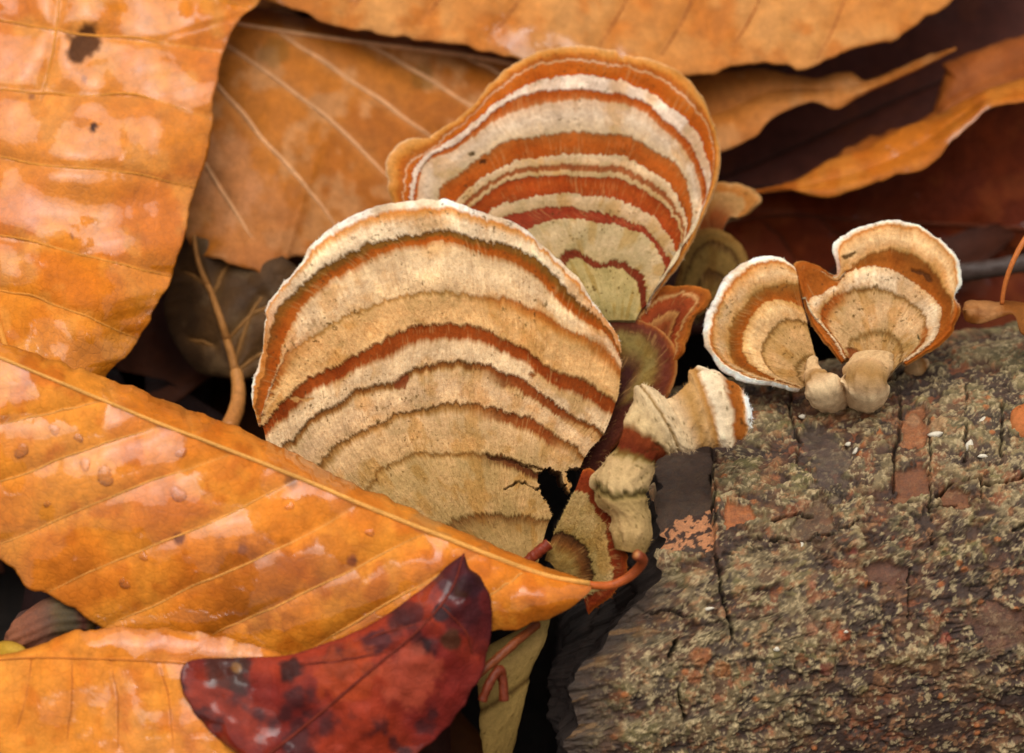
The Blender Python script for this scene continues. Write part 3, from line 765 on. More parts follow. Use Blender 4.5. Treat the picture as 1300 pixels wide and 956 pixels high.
def build_main():
    z = lambda p: Z(p, 300, 230, 1.952)
    c0 = z([(60, 612), (40, 530), (48, 470), (70, 400), (72, 345), (75, 310), (110, 260), (150, 208), (200, 142), (250, 100), (330, 66), (420, 50), (520, 49), (580, 68), (650, 90), (700, 115), (770, 163), (800, 195), (850, 245), (880, 302), (915, 340), (945, 385), (953, 425)])
    c1 = z([(62, 610), (52, 560), (62, 500), (80, 425), (92, 360), (120, 310), (170, 262), (230, 212), (300, 175), (370, 148), (440, 134), (520, 130), (600, 150), (680, 165), (740, 195), (790, 240), (840, 300), (885, 338), (925, 378), (947, 432)])
    c2 = z([(64, 610), (70, 575), (88, 515), (108, 450), (128, 388), (160, 325), (206, 275), (280, 225), (350, 188), (420, 164), (520, 158), (600, 182), (680, 203), (740, 240), (800, 302), (850, 345), (900, 375), (930, 400), (948, 442)])
    c3 = z([(66, 609), (72, 570), (95, 510), (130, 450), (170, 405), (260, 345), (340, 315), (430, 286), (520, 280), (600, 290), (680, 300), (740, 330), (800, 370), (850, 392), (900, 415), (950, 470)])
    c4 = z([(70, 612), (120, 552), (200, 490), (280, 445), (340, 415), (400, 380), (450, 362), (520, 361), (600, 375), (680, 405), (740, 440), (780, 475), (830, 490), (880, 515), (937, 552)])
    c5 = z([(95, 690), (125, 655), (180, 605), (240, 565), (300, 525), (350, 507), (400, 500), (430, 475), (500, 460), (560, 455), (630, 470), (690, 495), (740, 520), (800, 560), (860, 600), (907, 628)])
    c6 = z([(160, 770), (215, 700), (260, 655), (320, 625), (370, 600), (430, 575), (500, 560), (560, 560), (620, 570), (680, 585), (740, 605), (800, 640), (862, 682)])
    c7 = z([(270, 870), (350, 740), (400, 703), (450, 685), (540, 680), (600, 685), (650, 690), (700, 705), (750, 730), (826, 772)])
    c8 = z([(450, 960), (500, 880), (540, 850), (600, 835), (660, 835), (720, 840), (772, 850)])
    c9 = z([(610, 1010), (660, 1000), (700, 990), (745, 960)])
    st = [(0, (246, 238, 222), .0), (.2, (246, 236, 216), .05), (.30, (224, 152, 78), .05), (.42, (230, 180, 116), .2), (.58, (236, 212, 172), .35), (.96, (236, 216, 178), .42),
          (1.0, (124, 82, 34), .0), (1.35, (136, 84, 30), .0), (1.6, (164, 80, 20), 0), (1.95, (178, 94, 32), 0), (2.12, (224, 194, 146), .15), (2.5, (230, 204, 160), .3), (2.94, (224, 194, 144), .38),
          (3.0, (176, 128, 72), .22), (3.1, (222, 182, 120), .22), (3.5, (224, 184, 122), .35), (3.95, (222, 184, 124), .45), (4.0, (140, 60, 16), 0), (4.3, (158, 72, 26), 0), (4.46, (222, 192, 146), .14),
          (4.7, (228, 202, 158), .3), (4.96, (226, 200, 156), .42), (5.0, (112, 62, 28), .05), (5.1, (150, 96, 50), .1), (5.22, (220, 190, 142), .2), (5.6, (222, 192, 146), .35), (5.96, (216, 184, 134), .4),
          (6.0, (124, 76, 36), .08), (6.08, (168, 120, 70), .12), (6.2, (214, 182, 132), .2), (6.95, (206, 174, 120), .38), (7.0, (150, 104, 58), .2), (7.08, (200, 168, 114), .2), (7.95, (190, 158, 106), .34),
          (8.0, (118, 74, 40), .05), (8.15, (160, 124, 80), .1), (8.4, (182, 150, 100), .2), (9, (160, 128, 84), .1)]
    st2 = [s for s in st if not (4.9 < s[0] < 5.5 or 5.9 < s[0] < 6.3 or 6.9 < s[0] < 7.2 or 2.9 < s[0] < 3.2)] + [
        (2.9, (222, 190, 140), .3), (2.98, (170, 94, 40), .1), (3.12, (190, 124, 60), .1), (3.3, (218, 176, 114), .25),
        (4.96, (226, 200, 156), .42), (5.0, (138, 62, 24), 0), (5.26, (150, 74, 34), 0), (5.4, (214, 182, 134), .2), (5.96, (216, 184, 134), .4), (6.0, (132, 62, 26), 0), (6.2, (146, 74, 34), 0), (6.32, (208, 176, 126), .2),
        (6.95, (206, 174, 120), .38), (7.0, (96, 48, 26), 0), (7.1, (112, 60, 32), 0), (7.2, (194, 160, 108), .2)]
    st2.sort()
    st3 = [(0, (244, 232, 212), .0), (.22, (240, 216, 180), .05), (.4, (216, 142, 68), .05), (.95, (208, 132, 62), .08), (1.0, (140, 82, 34), .0), (1.4, (164, 82, 24), 0), (1.95, (178, 92, 30), 0), (2.08, (206, 156, 102), .1), (2.35, (226, 192, 150), .3),
           (2.75, (222, 186, 140), .3), (2.86, (168, 92, 40), .05), (3.2, (176, 102, 44), .05), (3.4, (216, 172, 110), .25)] + [s_ for s_ in st if s_[0] > 3.45]
    root = thing('bracket_fungus', W(690, 690, -2), 'large fan shaped bracket fungus with cream and rust bands and broken notch', 'fungus', None)
    dep = lambda px, py: 3 - (py - 560) * 0.030 + 6e-5 * (px - 560) ** 2
    fan(root, [c0, c1, c2, c3, c4, c5, c6, c7, c8, c9], dep, st, 620, 470, st2, lambda s, px, py: sstep(0.55, 0.75, s), st3, lambda s, px, py: np.maximum((1 - sstep(0.10, 0.30, s)), 0.75 * sstep(0.86, 0.95, s)),
        seed=1, cuts=[[(682, 604), (696, 594), (712, 600), (718, 620), (726, 634), (714, 644), (704, 642), (698, 656), (690, 640), (680, 622)], [(716, 600), (748, 592), (760, 640), (700, 668), (694, 645), (712, 628), (726, 628)]],
        marks=[([(640, 622), (656, 614), (668, 617), (680, 624), (690, 620)], 2.2, 0.5, (70, 40, 24)), ([(505, 488), (518, 484), (512, 492)], 7, .2, (136, 62, 34)), ([(672, 478), (675, 480)], 4, .2, (146, 72, 30)),
               ([(618, 580), (650, 586), (690, 598)], 3.0, .3, (86, 44, 26)), ([(380, 512), (372, 508), (398, 508)], 3, .1, (200, 150, 92))], hairs=70000, hair_len=0.5, thick=2.6)
    body('lower_lobe', root, [(600, 830, -8.5), (608, 870, -8.5), (612, 930, -8), (620, 990, -7)], [(700, 778, -6), (690, 815, -7), (672, 860, -7.5), (650, 960, -7)], [.35, .35, .3, .2],
         [(0, (150, 124, 78), 0), (.2, (176, 146, 92), .2), (.4, (160, 130, 80), .1), (.45, (96, 66, 38), 0), (.5, (166, 136, 84), .2), (1, (120, 92, 56), 0)], 120, 60, seed=14, lump=.4)
    return root
build_main()

def build_rear():
    z = lambda p: Z(p, 460, 30, 2.452)
    c = [
        z([(150, 760), (110, 640), (86, 555), (70, 470), (72, 420), (95, 380), (150, 355), (205, 358), (240, 335), (330, 265), (390, 195), (470, 120), (560, 80), (660, 68), (760, 78), (792, 92), (802, 122), (822, 102), (900, 112), (970, 145), (1030, 190), (1070, 250), (1100, 330), (1113, 410), (1105, 480), (1080, 560), (1040, 660), (990, 740), (940, 810), (900, 865), (884, 905)]),
        z([(180, 760), (145, 640), (130, 540), (133, 470), (160, 425), (220, 395), (300, 325), (380, 250), (460, 180), (530, 137), (660, 122), (790, 134), (900, 168), (980, 212), (1040, 272), (1078, 345), (1088, 420), (1080, 500), (1055, 580), (1010, 670), (950, 770), (905, 845), (884, 900)]),
        z([(190, 760), (160, 640), (150, 540), (160, 470), (200, 415), (280, 370), (380, 285), (455, 232), (520, 195), (600, 178), (700, 170), (780, 178), (870, 215), (950, 260), (1010, 310), (1052, 380), (1076, 460), (1078, 510), (1050, 590), (1000, 680), (945, 775), (903, 845), (884, 898)]),
        z([(200, 760), (172, 640), (162, 545), (175, 480), (215, 422), (300, 378), (390, 300), (470, 242), (560, 218), (660, 215), (760, 220), (850, 245), (920, 285), (990, 350), (1030, 410), (1060, 480), (1070, 530), (1045, 595), (995, 688), (942, 780), (902, 848), (884, 897)]),
        z([(215, 760), (185, 640), (175, 550), (182, 500), (205, 440), (300, 398), (380, 340), (450, 295), (540, 263), (660, 248), (780, 258), (880, 295), (950, 350), (1000, 410), (1040, 490), (1052, 565), (1032, 640), (985, 705), (938, 788), (900, 850), (884, 896)]),
        z([(270, 770), (245, 650), (240, 560), (262, 512), (310, 480), (370, 430), (440, 385), (520, 360), (600, 350), (700, 348), (800, 360), (880, 390), (950, 430), (990, 480), (1012, 540), (1022, 600), (1008, 670), (970, 730), (930, 800), (898, 855), (884, 895)]),
        z([(320, 790), (290, 680), (295, 580), (350, 512), (420, 465), (500, 430), (600, 415), (700, 412), (800, 425), (880, 455), (940, 500), (980, 560), (1005, 620), (997, 685), (962, 742), (926, 805), (896, 858), (883, 894)]),
        z([(350, 810), (320, 700), (330, 600), (440, 505), (520, 487), (620, 482), (720, 482), (800, 494), (870, 522), (930, 567), (974, 622), (988, 690), (955, 750), (922, 810), (894, 860), (883, 893)]),
        z([(400, 830), (370, 720), (395, 600), (460, 565), (540, 548), (640, 540), (740, 545), (820, 565), (890, 600), (940, 650), (970, 700), (974, 740), (945, 780), (917, 825), (892, 864), (882, 892)]),
        z([(430, 840), (400, 740), (430, 625), (520, 590), (620, 583), (720, 590), (800, 610), (870, 640), (920, 690), (956, 745), (935, 795), (913, 832), (890, 868), (882, 892)]),
        z([(480, 860), (470, 760), (520, 650), (600, 622), (700, 620), (790, 635), (860, 660), (910, 700), (937, 760), (925, 815), (905, 845), (888, 872), (881, 892)]),
        z([(560, 890), (570, 800), (620, 732), (660, 715), (700, 735), (740, 755), (780, 745), (830, 755), (862, 785), (880, 830), (885, 880)]),
        z([(580, 900), (600, 820), (640, 752), (680, 742), (720, 772), (760, 768), (810, 774), (842, 805), (860, 850), (868, 895)]),
        z([(680, 960), (720, 940), (770, 930), (820, 930), (850, 930)])]
    st = [(0, (236, 205, 160), 0), (.15, (226, 168, 96), .05), (.5, (214, 144, 66), .1), (.7, (190, 108, 40), .1), (.93, (176, 98, 44), .05), (1.0, (224, 196, 160), .18), (1.12, (200, 110, 40), .05), (1.5, (194, 100, 28), .05), (1.95, (190, 92, 26), .03),
          (2.0, (228, 208, 184), .3), (2.95, (230, 210, 186), .35), (3.0, (170, 80, 26), .0), (3.4, (184, 88, 30), .0), (3.75, (196, 116, 64), .05), (4.0, (216, 186, 150), .15), (4.4, (220, 200, 170), .3), (4.95, (206, 184, 146), .35), (5.0, (168, 92, 40), 0), (5.5, (180, 88, 28), 0), (5.95, (166, 80, 26), 0),
          (6.0, (216, 192, 152), .2), (6.4, (206, 176, 132), .25), (6.5, (150, 76, 44), .05), (6.7, (160, 92, 56), .08), (6.78, (204, 174, 128), .2), (6.98, (198, 166, 120), .2), (7.0, (150, 58, 22), 0), (7.4, (168, 74, 26), 0), (7.96, (160, 64, 26), 0),
          (8.0, (206, 182, 142), .2), (8.5, (198, 172, 132), .25), (8.95, (190, 160, 120), .2), (9.0, (150, 56, 36), 0), (9.95, (152, 60, 40), 0), (10, (200, 180, 136), .2), (10.5, (196, 176, 134), .3), (10.95, (188, 166, 122), .25),
          (11.0, (124, 46, 26), 0), (11.8, (116, 44, 28), 0), (12.0, (186, 166, 112), .15), (12.5, (184, 168, 116), .25), (13, (150, 132, 88), .1)]
    root = thing('bracket_fungus', W(780, 425, 11), 'tall bracket fungus with sharp rust and white stripes and orange margin', 'fungus')
    dep = lambda px, py: 16 - (py - 250) * 0.034 + 5e-5 * (px - 720) ** 2
    fan(root, c, dep, st, 560, 430, seed=20, jag=2.0, hairs=25000, hair_len=0.4, relief=0.8, thick=2.2,
        marks=[([(598, 198), (600, 197)], 4, .2, (70, 36, 20)), ([(613, 208), (616, 208)], 4, .2, (80, 40, 20))])
    return root
build_rear()

z5 = lambda p: Z(p, 870, 250, 3.023)
def build_pair():
    root = thing('bracket_fungus', W(1078, 520, log_d(1078, 520)), 'pair of small white edged bracket fungi with short stalks on log top', 'fungus')
    # left cup
    c = [z5([(420, 275), (412, 262), (380, 240), (330, 232), (280, 232), (220, 255), (160, 310), (120, 370), (90, 430), (70, 500), (72, 560), (100, 610), (130, 660), (180, 690), (240, 710), (310, 722), (370, 738), (432, 748)]),
         z5([(422, 300), (400, 276), (340, 258), (280, 264), (220, 300), (170, 350), (135, 400), (115, 460), (104, 530), (115, 590), (150, 640), (190, 670), (250, 695), (320, 714), (380, 733), (434, 746)]),
         z5([(430, 352), (400, 348), (370, 352), (320, 363), (270, 385), (220, 430), (185, 480), (175, 540), (180, 600), (205, 650), (260, 685), (330, 709), (385, 729), (437, 744)]),
         z5([(450, 440), (400, 416), (350, 410), (300, 425), (260, 460), (235, 510), (225, 560), (235, 610), (270, 660), (330, 698), (390, 724), (441, 741)]),
         z5([(462, 495), (420, 482), (380, 487), (340, 510), (310, 550), (300, 600), (310, 650), (342, 688), (390, 716), (446, 737)]),
         z5([(492, 620), (465, 622), (440, 640), (425, 668), (430, 700), (455, 730)]),
         z5([(500, 650), (490, 670), (480, 695)])]
    st = [(0, (248, 242, 230), 0), (.7, (248, 240, 224), .15), (.95, (240, 214, 176), .1), (1.05, (196, 116, 52), 0), (1.2, (224, 176, 112), .12), (1.5, (230, 200, 150), .3), (1.85, (214, 172, 112), .3), (2.0, (150, 96, 44), .05), (2.4, (150, 82, 28), 0), (2.85, (166, 86, 26), 0),
          (3.0, (214, 172, 106), .2), (3.4, (230, 198, 142), .35), (3.9, (228, 192, 134), .35), (4.0, (134, 90, 50), .1), (4.1, (190, 150, 96), .15), (4.5, (206, 170, 116), .25), (4.92, (200, 162, 108), .25), (5, (128, 88, 50), .05), (5.3, (206, 170, 118), .2), (6, (190, 152, 104), .1)]
    dep = lambda px, py: 7.5 - (py - 420) * 0.034 + 2.2e-4 * (px - 990) ** 2
    fan(root, c, dep, st, 300, 220, seed=31, jag=1.8, hairs=12000, hair_len=0.4, thick=1.6, rim_q=0.9, wave=0.3)
    # right cup with the tall upper lobe
    c = [z5([(600, 640), (560, 592), (515, 545), (488, 500), (462, 440), (440, 370), (422, 300), (420, 264), (450, 252), (510, 260), (545, 282), (578, 298), (580, 262), (568, 205), (590, 165), (640, 130), (700, 108), (800, 94), (880, 104), (940, 130), (1000, 175), (1040, 225), (1058, 280), (1055, 340), (1032, 384), (1048, 420), (1046, 460), (1020, 520), (980, 570), (920, 607), (870, 636), (845, 650)]),
         z5([(602, 640), (564, 588), (522, 540), (498, 498), (474, 440), (452, 372), (440, 310), (444, 280), (470, 268), (512, 276), (548, 300), (588, 318), (598, 275), (592, 215), (612, 180), (655, 148), (710, 130), (800, 116), (870, 124), (930, 150), (980, 195), (1015, 240), (1030, 285), (1030, 335), (1018, 380), (1030, 420), (1028, 458), (1005, 518), (968, 564), (912, 602), (866, 632), (843, 648)]),
         z5([(606, 636), (570, 580), (535, 530), (508, 490), (482, 440), (462, 385), (460, 335), (482, 305), (520, 296), (560, 318), (596, 322), (622, 290), (660, 258), (720, 226), (800, 215), (880, 236), (940, 288), (975, 350), (1006, 398), (1014, 430), (1008, 465), (990, 515), (950, 562), (905, 598), (862, 630), (840, 645)]),
         z5([(610, 632), (578, 575), (545, 525), (515, 490), (488, 460), (476, 430), (492, 400), (540, 370), (590, 340), (612, 312), (660, 286), (720, 278), (800, 300), (870, 340), (930, 390), (965, 430), (974, 480), (955, 540), (910, 590), (858, 626), (836, 642)]),
         z5([(614, 628), (590, 575), (560, 535), (540, 500), (535, 460), (550, 425), (580, 398), (625, 374), (680, 362), (740, 366), (800, 386), (860, 420), (900, 460), (920, 510), (914, 552), (885, 592), (850, 622), (832, 638)]),
         z5([(630, 630), (630, 590), (645, 560), (685, 536), (740, 530), (790, 548), (822, 585), (828, 620), (815, 650)]),
         z5([(650, 680), (680, 668), (720, 664), (760, 668), (790, 680)])]
    st = [(0, (248, 242, 230), 0), (.5, (246, 236, 216), .15), (.85, (240, 206, 156), .15), (1.0, (206, 132, 66), .05), (1.15, (228, 182, 120), .15), (1.5, (234, 200, 146), .28), (1.9, (214, 168, 108), .25), (2.0, (140, 82, 34), .0), (2.4, (150, 82, 28), 0), (2.9, (172, 96, 36), 0),
          (3.0, (226, 196, 150), .25), (3.4, (234, 212, 174), .4), (3.85, (230, 206, 166), .35), (4.0, (140, 92, 50), .08), (4.1, (206, 170, 120), .2), (4.5, (218, 186, 136), .3), (4.9, (206, 172, 122), .3), (5, (136, 96, 58), .1), (5.2, (196, 160, 110), .2), (6, (196, 160, 112), .15)]
    st2 = [(0, (214, 150, 80), 0), (.5, (176, 96, 36), .05), (1.0, (180, 96, 34), .05), (2.0, (160, 84, 26), .0), (2.9, (176, 96, 36), 0),
           (3.0, (226, 196, 150), .25), (3.4, (234, 212, 174), .4), (3.8, (214, 174, 122), .3), (3.9, (164, 84, 30), .05), (4.1, (170, 96, 44), .1), (4.3, (210, 176, 124), .25), (4.9, (206, 172, 122), .3), (5, (136, 96, 58), .1), (5.2, (196, 160, 110), .2), (6, (196, 160, 112), .15)]
    dep = lambda px, py: 7 - (py - 410) * 0.036 + 1.2e-4 * (px - 1110) ** 2
    fan(root, c, dep, st, 420, 240, st2, lambda s, px, py: np.maximum(1 - sstep(0.3, 0.42, s), sstep(0.78, 0.83, s)), seed=41, jag=1.8, hairs=16000, hair_len=0.4, thick=1.6, rim_q=0.8, wave=0.35,
        marks=[(z5([(612, 240), (632, 232), (645, 228)]), 4, .1, (84, 46, 24)), (z5([(870, 285), (905, 300), (935, 322)]), 3.5, .3, (96, 52, 28)), (z5([(888, 542), (890, 543)]), 3, .1, (40, 26, 20)), (z5([(630, 600), (650, 610), (640, 630)]), 6, .2, (150, 76, 40)), (z5([(550, 280), (560, 300)]), 5, .2, (150, 82, 34))])
    # stalks
    dl = log_d(1055, 520); dr = log_d(1100, 510)
    stk = [(0, (222, 190, 138), 0), (.25, (224, 190, 138), .15), (.42, (176, 134, 86), .0), (.5, (232, 206, 160), .25), (.8, (228, 198, 152), .2), (.92, (190, 150, 104), .1), (1, (150, 112, 76), 0)]
    body('stalk', root, z3(z5([(470, 625), (462, 690), (475, 760), (520, 815), (560, 840)]), [5.2, 4.2, 2.6, dl, dl + 1.5]), z3(z5([(500, 610), (520, 665), (580, 700), (625, 760), (630, 800)]), [5.2, 4.2, 2.6, dl, dl + 1.5]), [0.9, 0.8, 0.6, 0.5], stk, 110, 48, seed=3, lump=0.75, hairs=0)
    body('stalk', root, z3(z5([(640, 610), (612, 660), (612, 720), (630, 780), (650, 815)]), [4.6, 3.4, 1.5, dr - .6, dr + 1.5]), z3(z5([(800, 610), (785, 660), (775, 710), (750, 770), (700, 815)]), [4.6, 3.4, 1.5, dr - .6, dr + 1.5]), [0.45, 0.6, 0.7, 0.6], stk, 110, 56, seed=4, lump=0.75, hairs=0)
    return root

def z3(pts, ds): return [(p[0], p[1], d) for p, d in zip(pts, ds)]
build_pair()

z4 = lambda p: Z(p, 660, 380, 2.173)
def build_stalked():
    root = thing('bracket_fungus', W(800, 715, -6), 'small stalked bracket fungus with crooked cream stem and white tipped cap', 'fungus')
    L = [(262, 690), (252, 640), (255, 600), (215, 560), (205, 500), (240, 450), (270, 400), (292, 355), (316, 290), (322, 248), (345, 240), (380, 258), (402, 284), (432, 268), (466, 232), (470, 205), (492, 194), (540, 205), (590, 235), (622, 268), (640, 310)]
    R = [(345, 706), (362, 660), (358, 610), (352, 560), (352, 520), (362, 480), (378, 450), (400, 428), (412, 418), (425, 414), (440, 412), (455, 409), (470, 408), (490, 405), (510, 402), (530, 402), (552, 400), (580, 396), (610, 380), (632, 358), (641, 330)]
    def dd(i): return -7.5 + 0.11 * i
    Lp = [(p[0], p[1], dd(i)) for i, p in enumerate(z4(L))]; Rp = [(p[0], p[1], dd(i)) for i, p in enumerate(z4(R))]
    # index-based correspondence
    st = [(0, (160, 128, 82), 0), (.06, (198, 170, 118), .15), (.16, (186, 160, 108), .1), (.178, (74, 54, 30), -.12), (.195, (206, 182, 130), .2), (.265, (206, 180, 128), .2), (.285, (120, 88, 46), .0), (.30, (112, 42, 22), -.1), (.36, (136, 60, 32), -.1),
          (.375, (214, 190, 138), .2), (.46, (226, 204, 158), .3), (.475, (150, 116, 74), .05), (.50, (230, 208, 164), .3), (.62, (226, 200, 154), .3), (.68, (196, 152, 92), .1), (.73, (216, 178, 120), .25), (.785, (190, 136, 74), .1), (.81, (238, 220, 184), .35), (.865, (236, 214, 174), .35),
          (.885, (160, 86, 32), .0), (.925, (182, 106, 44), .05), (.935, (214, 160, 100), .1), (.95, (248, 240, 226), .1), (1, (252, 248, 240), 0)]
    A = lambda pts: np.array(pts)
    n = 21
    body_idx('cap', root, A(Lp), A(Rp), [.75, .8, .8, .75, .7, .6, .45, .4, .35, .3, .25, .18], st, 260, 72, seed=9, lump=0.85, jag=6, hairs=1200)
    # lower flap with rust zone
    c = [z4([(175, 470), (200, 470), (235, 520), (262, 590), (285, 670), (300, 730), (285, 780), (240, 830), (190, 870)]),
         z4([(150, 540), (180, 555), (215, 600), (240, 650), (252, 710), (250, 770), (215, 800), (180, 830)]),
         z4([(95, 650), (130, 648), (165, 668), (192, 705), (205, 750), (198, 790), (170, 810)]),
         z4([(72, 720), (90, 730), (110, 760), (120, 800)])]
    st = [(0, (176, 96, 40), 0), (.12, (150, 62, 26), 0), (.5, (120, 42, 18), 0), (.92, (134, 54, 26), 0), (1.0, (196, 172, 118), .3), (1.4, (186, 162, 108), .35), (1.92, (170, 144, 92), .3), (2.0, (64, 36, 20), 0), (2.3, (120, 74, 40), .05), (2.6, (150, 120, 72), .15), (3, (120, 90, 52), .1)]
    dep = lambda px, py: -4.6 - (py - 660) * 0.01 - (px - 720) * 0.015
    fan(root, c, dep, st, 220, 170, seed=51, jag=3.2, hairs=9000, hair_len=0.55, thick=2.0, rim_q=0.1, wave=0.4)
    return root

def body_idx(name, root, L, R, *a, **k):
    n = len(L); t = np.linspace(0, n - 1, 260)
    def rs(P):
        q = np.vstack([2 * P[0] - P[1], P, 2 * P[-1] - P[-2]]); i = np.clip(t.astype(int), 0, n - 2); f = (t - i)[:, None]
        p0, p1, p2, p3 = q[i], q[i + 1], q[i + 2], q[i + 3]
        return 0.5 * (2 * p1 + (p2 - p0) * f + (2 * p0 - 5 * p1 + 4 * p2 - p3) * f * f + (3 * p1 - p0 - 3 * p2 + p3) * f ** 3)
    global resample
    old = resample
    resample = lambda pts, n_, smooth=True: np.asarray(pts) if len(pts) == n_ else old(pts, n_, smooth)
    try: return body(name, root, rs(L), rs(R), *a, **k)
    finally: resample = old
build_stalked()

def build_purple():
    root = thing('bracket_fungus', W(745, 560, 8), 'dark purple brown bracket fungus squeezed behind the large cream one', 'fungus')
    c = [z4([(180, 20), (240, 35), (300, 45), (370, 72), (412, 105), (430, 160), (424, 225), (395, 278), (330, 330), (260, 420), (215, 500)]),
         z4([(190, 50), (250, 60), (300, 66), (360, 90), (396, 120), (410, 165), (402, 218), (372, 268), (310, 325), (245, 415), (205, 495)]),
         z4([(200, 120), (250, 110), (300, 105), (345, 125), (368, 160), (365, 205), (340, 250), (280, 320), (225, 410), (190, 490)]),
         z4([(190, 210), (230, 200), (270, 195), (295, 205), (300, 225), (280, 265), (240, 330), (200, 410), (175, 480)]),
         z4([(150, 330), (160, 350), (165, 380), (160, 420), (150, 460)])]
    st = [(0, (206, 150, 92), 0), (.4, (150, 78, 44), .05), (.9, (110, 52, 40), .05), (1.2, (104, 48, 40), .05), (1.6, (110, 66, 44), .1), (1.95, (140, 116, 74), .2), (2.3, (146, 124, 78), .25), (2.7, (110, 76, 52), .1), (3.0, (70, 34, 34), 0), (4, (60, 30, 32), 0)]
    st2 = [(0, (150, 84, 50), 0), (.5, (96, 46, 38), 0), (4, (60, 30, 32), 0)]
    dep = lambda px, py: 10.5 - (py - 450) * 0.02
    fan(root, c, dep, st, 200, 150, st2, lambda s, px, py: sstep(0.5, 0.62, s), seed=61, jag=3, thick=2.5, rim_q=0.2, hairs=3000, hair_len=0.3)
    return root
build_purple()

def build_small_back():
    root = thing('bracket_fungus', W(845, 455, 10), 'small rust orange bracket fungus with tattered lobes and pale streaks', 'fungus')
    c = [[(806, 400), (812, 384), (835, 368), (870, 361), (898, 366), (906, 378), (898, 392), (884, 402), (876, 425), (866, 446), (856, 462)],
         [(812, 410), (820, 396), (840, 382), (868, 376), (884, 384), (876, 398), (866, 412), (860, 430), (852, 456)],
         [(822, 420), (830, 408), (845, 398), (860, 396), (858, 410), (852, 425), (846, 446)], [(826, 440), (834, 436), (840, 440)]]
    st = [(0, (196, 120, 54), 0), (.3, (176, 96, 36), .05), (.75, (156, 78, 32), .05), (1.0, (196, 150, 100), .2), (1.2, (150, 66, 34), 0), (2.0, (126, 52, 30), 0), (2.1, (180, 128, 80), .15), (2.4, (140, 70, 40), 0), (3, (90, 46, 28), 0)]
    fan(root, c, lambda px, py: 12 - (py - 410) * 0.03 + 0.01 * (px - 850), st, 150, 110, seed=71, jag=3, thick=1.6, rim_q=0.15)
    root = thing('bracket_fungus', W(880, 400, 24), 'dull olive bracket fungus in shade behind the striped one', 'fungus')
    c = [[(850, 395), (862, 340), (872, 300), (900, 288), (930, 300), (948, 330), (950, 365), (935, 395)], [(860, 398), (872, 348), (884, 318), (905, 308), (928, 322), (938, 350), (930, 388)],
         [(872, 400), (884, 362), (898, 345), (915, 350), (922, 375), (915, 395)], [(885, 405), (895, 398), (905, 402)]]
    st = [(0, (150, 110, 64), 0), (.4, (140, 104, 60), .1), (.95, (124, 92, 52), .2), (1.0, (84, 52, 28), 0), (1.3, (130, 100, 58), .15), (1.95, (120, 90, 52), .2), (2, (80, 50, 28), 0), (2.4, (120, 90, 52), .1), (3, (80, 58, 34), 0)]
    fan(root, c, lambda px, py: 24 - (py - 350) * 0.03, st, 110, 80, seed=81, jag=3, thick=2, rim_q=0.2)
    root = thing('bracket_fungus', W(900, 300, 30), 'tan edged bracket fungus peeking out above the olive one', 'fungus')
    c = [[(870, 300), (872, 262), (885, 240), (908, 232), (935, 234), (958, 242), (966, 256), (950, 272)], [(878, 298), (884, 270), (896, 252), (915, 246), (936, 250), (946, 260), (936, 278)], [(886, 300), (894, 282), (910, 272), (924, 280)], [(895, 305), (905, 302), (912, 305)]]
    st = [(0, (222, 178, 120), 0), (.4, (206, 140, 76), .1), (.9, (196, 124, 60), .1), (1.0, (206, 160, 104), .2), (1.5, (190, 140, 90), .2), (2.0, (160, 84, 44), 0), (3, (110, 56, 32), 0)]
    fan(root, c, lambda px, py: 29 - (py - 260) * 0.03, st, 110, 80, seed=91, jag=3, thick=2, rim_q=0.2)
build_small_back()

# ------------------------------------------------------------------ leaves
def p3(pts, ds):
    """attach depths to traced pixels; ds given at fractions"""
    n = len(pts); f = np.linspace(0, 1, n)
    dd = np.interp(f, np.linspace(0, 1, len(ds)), ds)
    return [(p[0], p[1], d) for p, d in zip(pts, dd)]

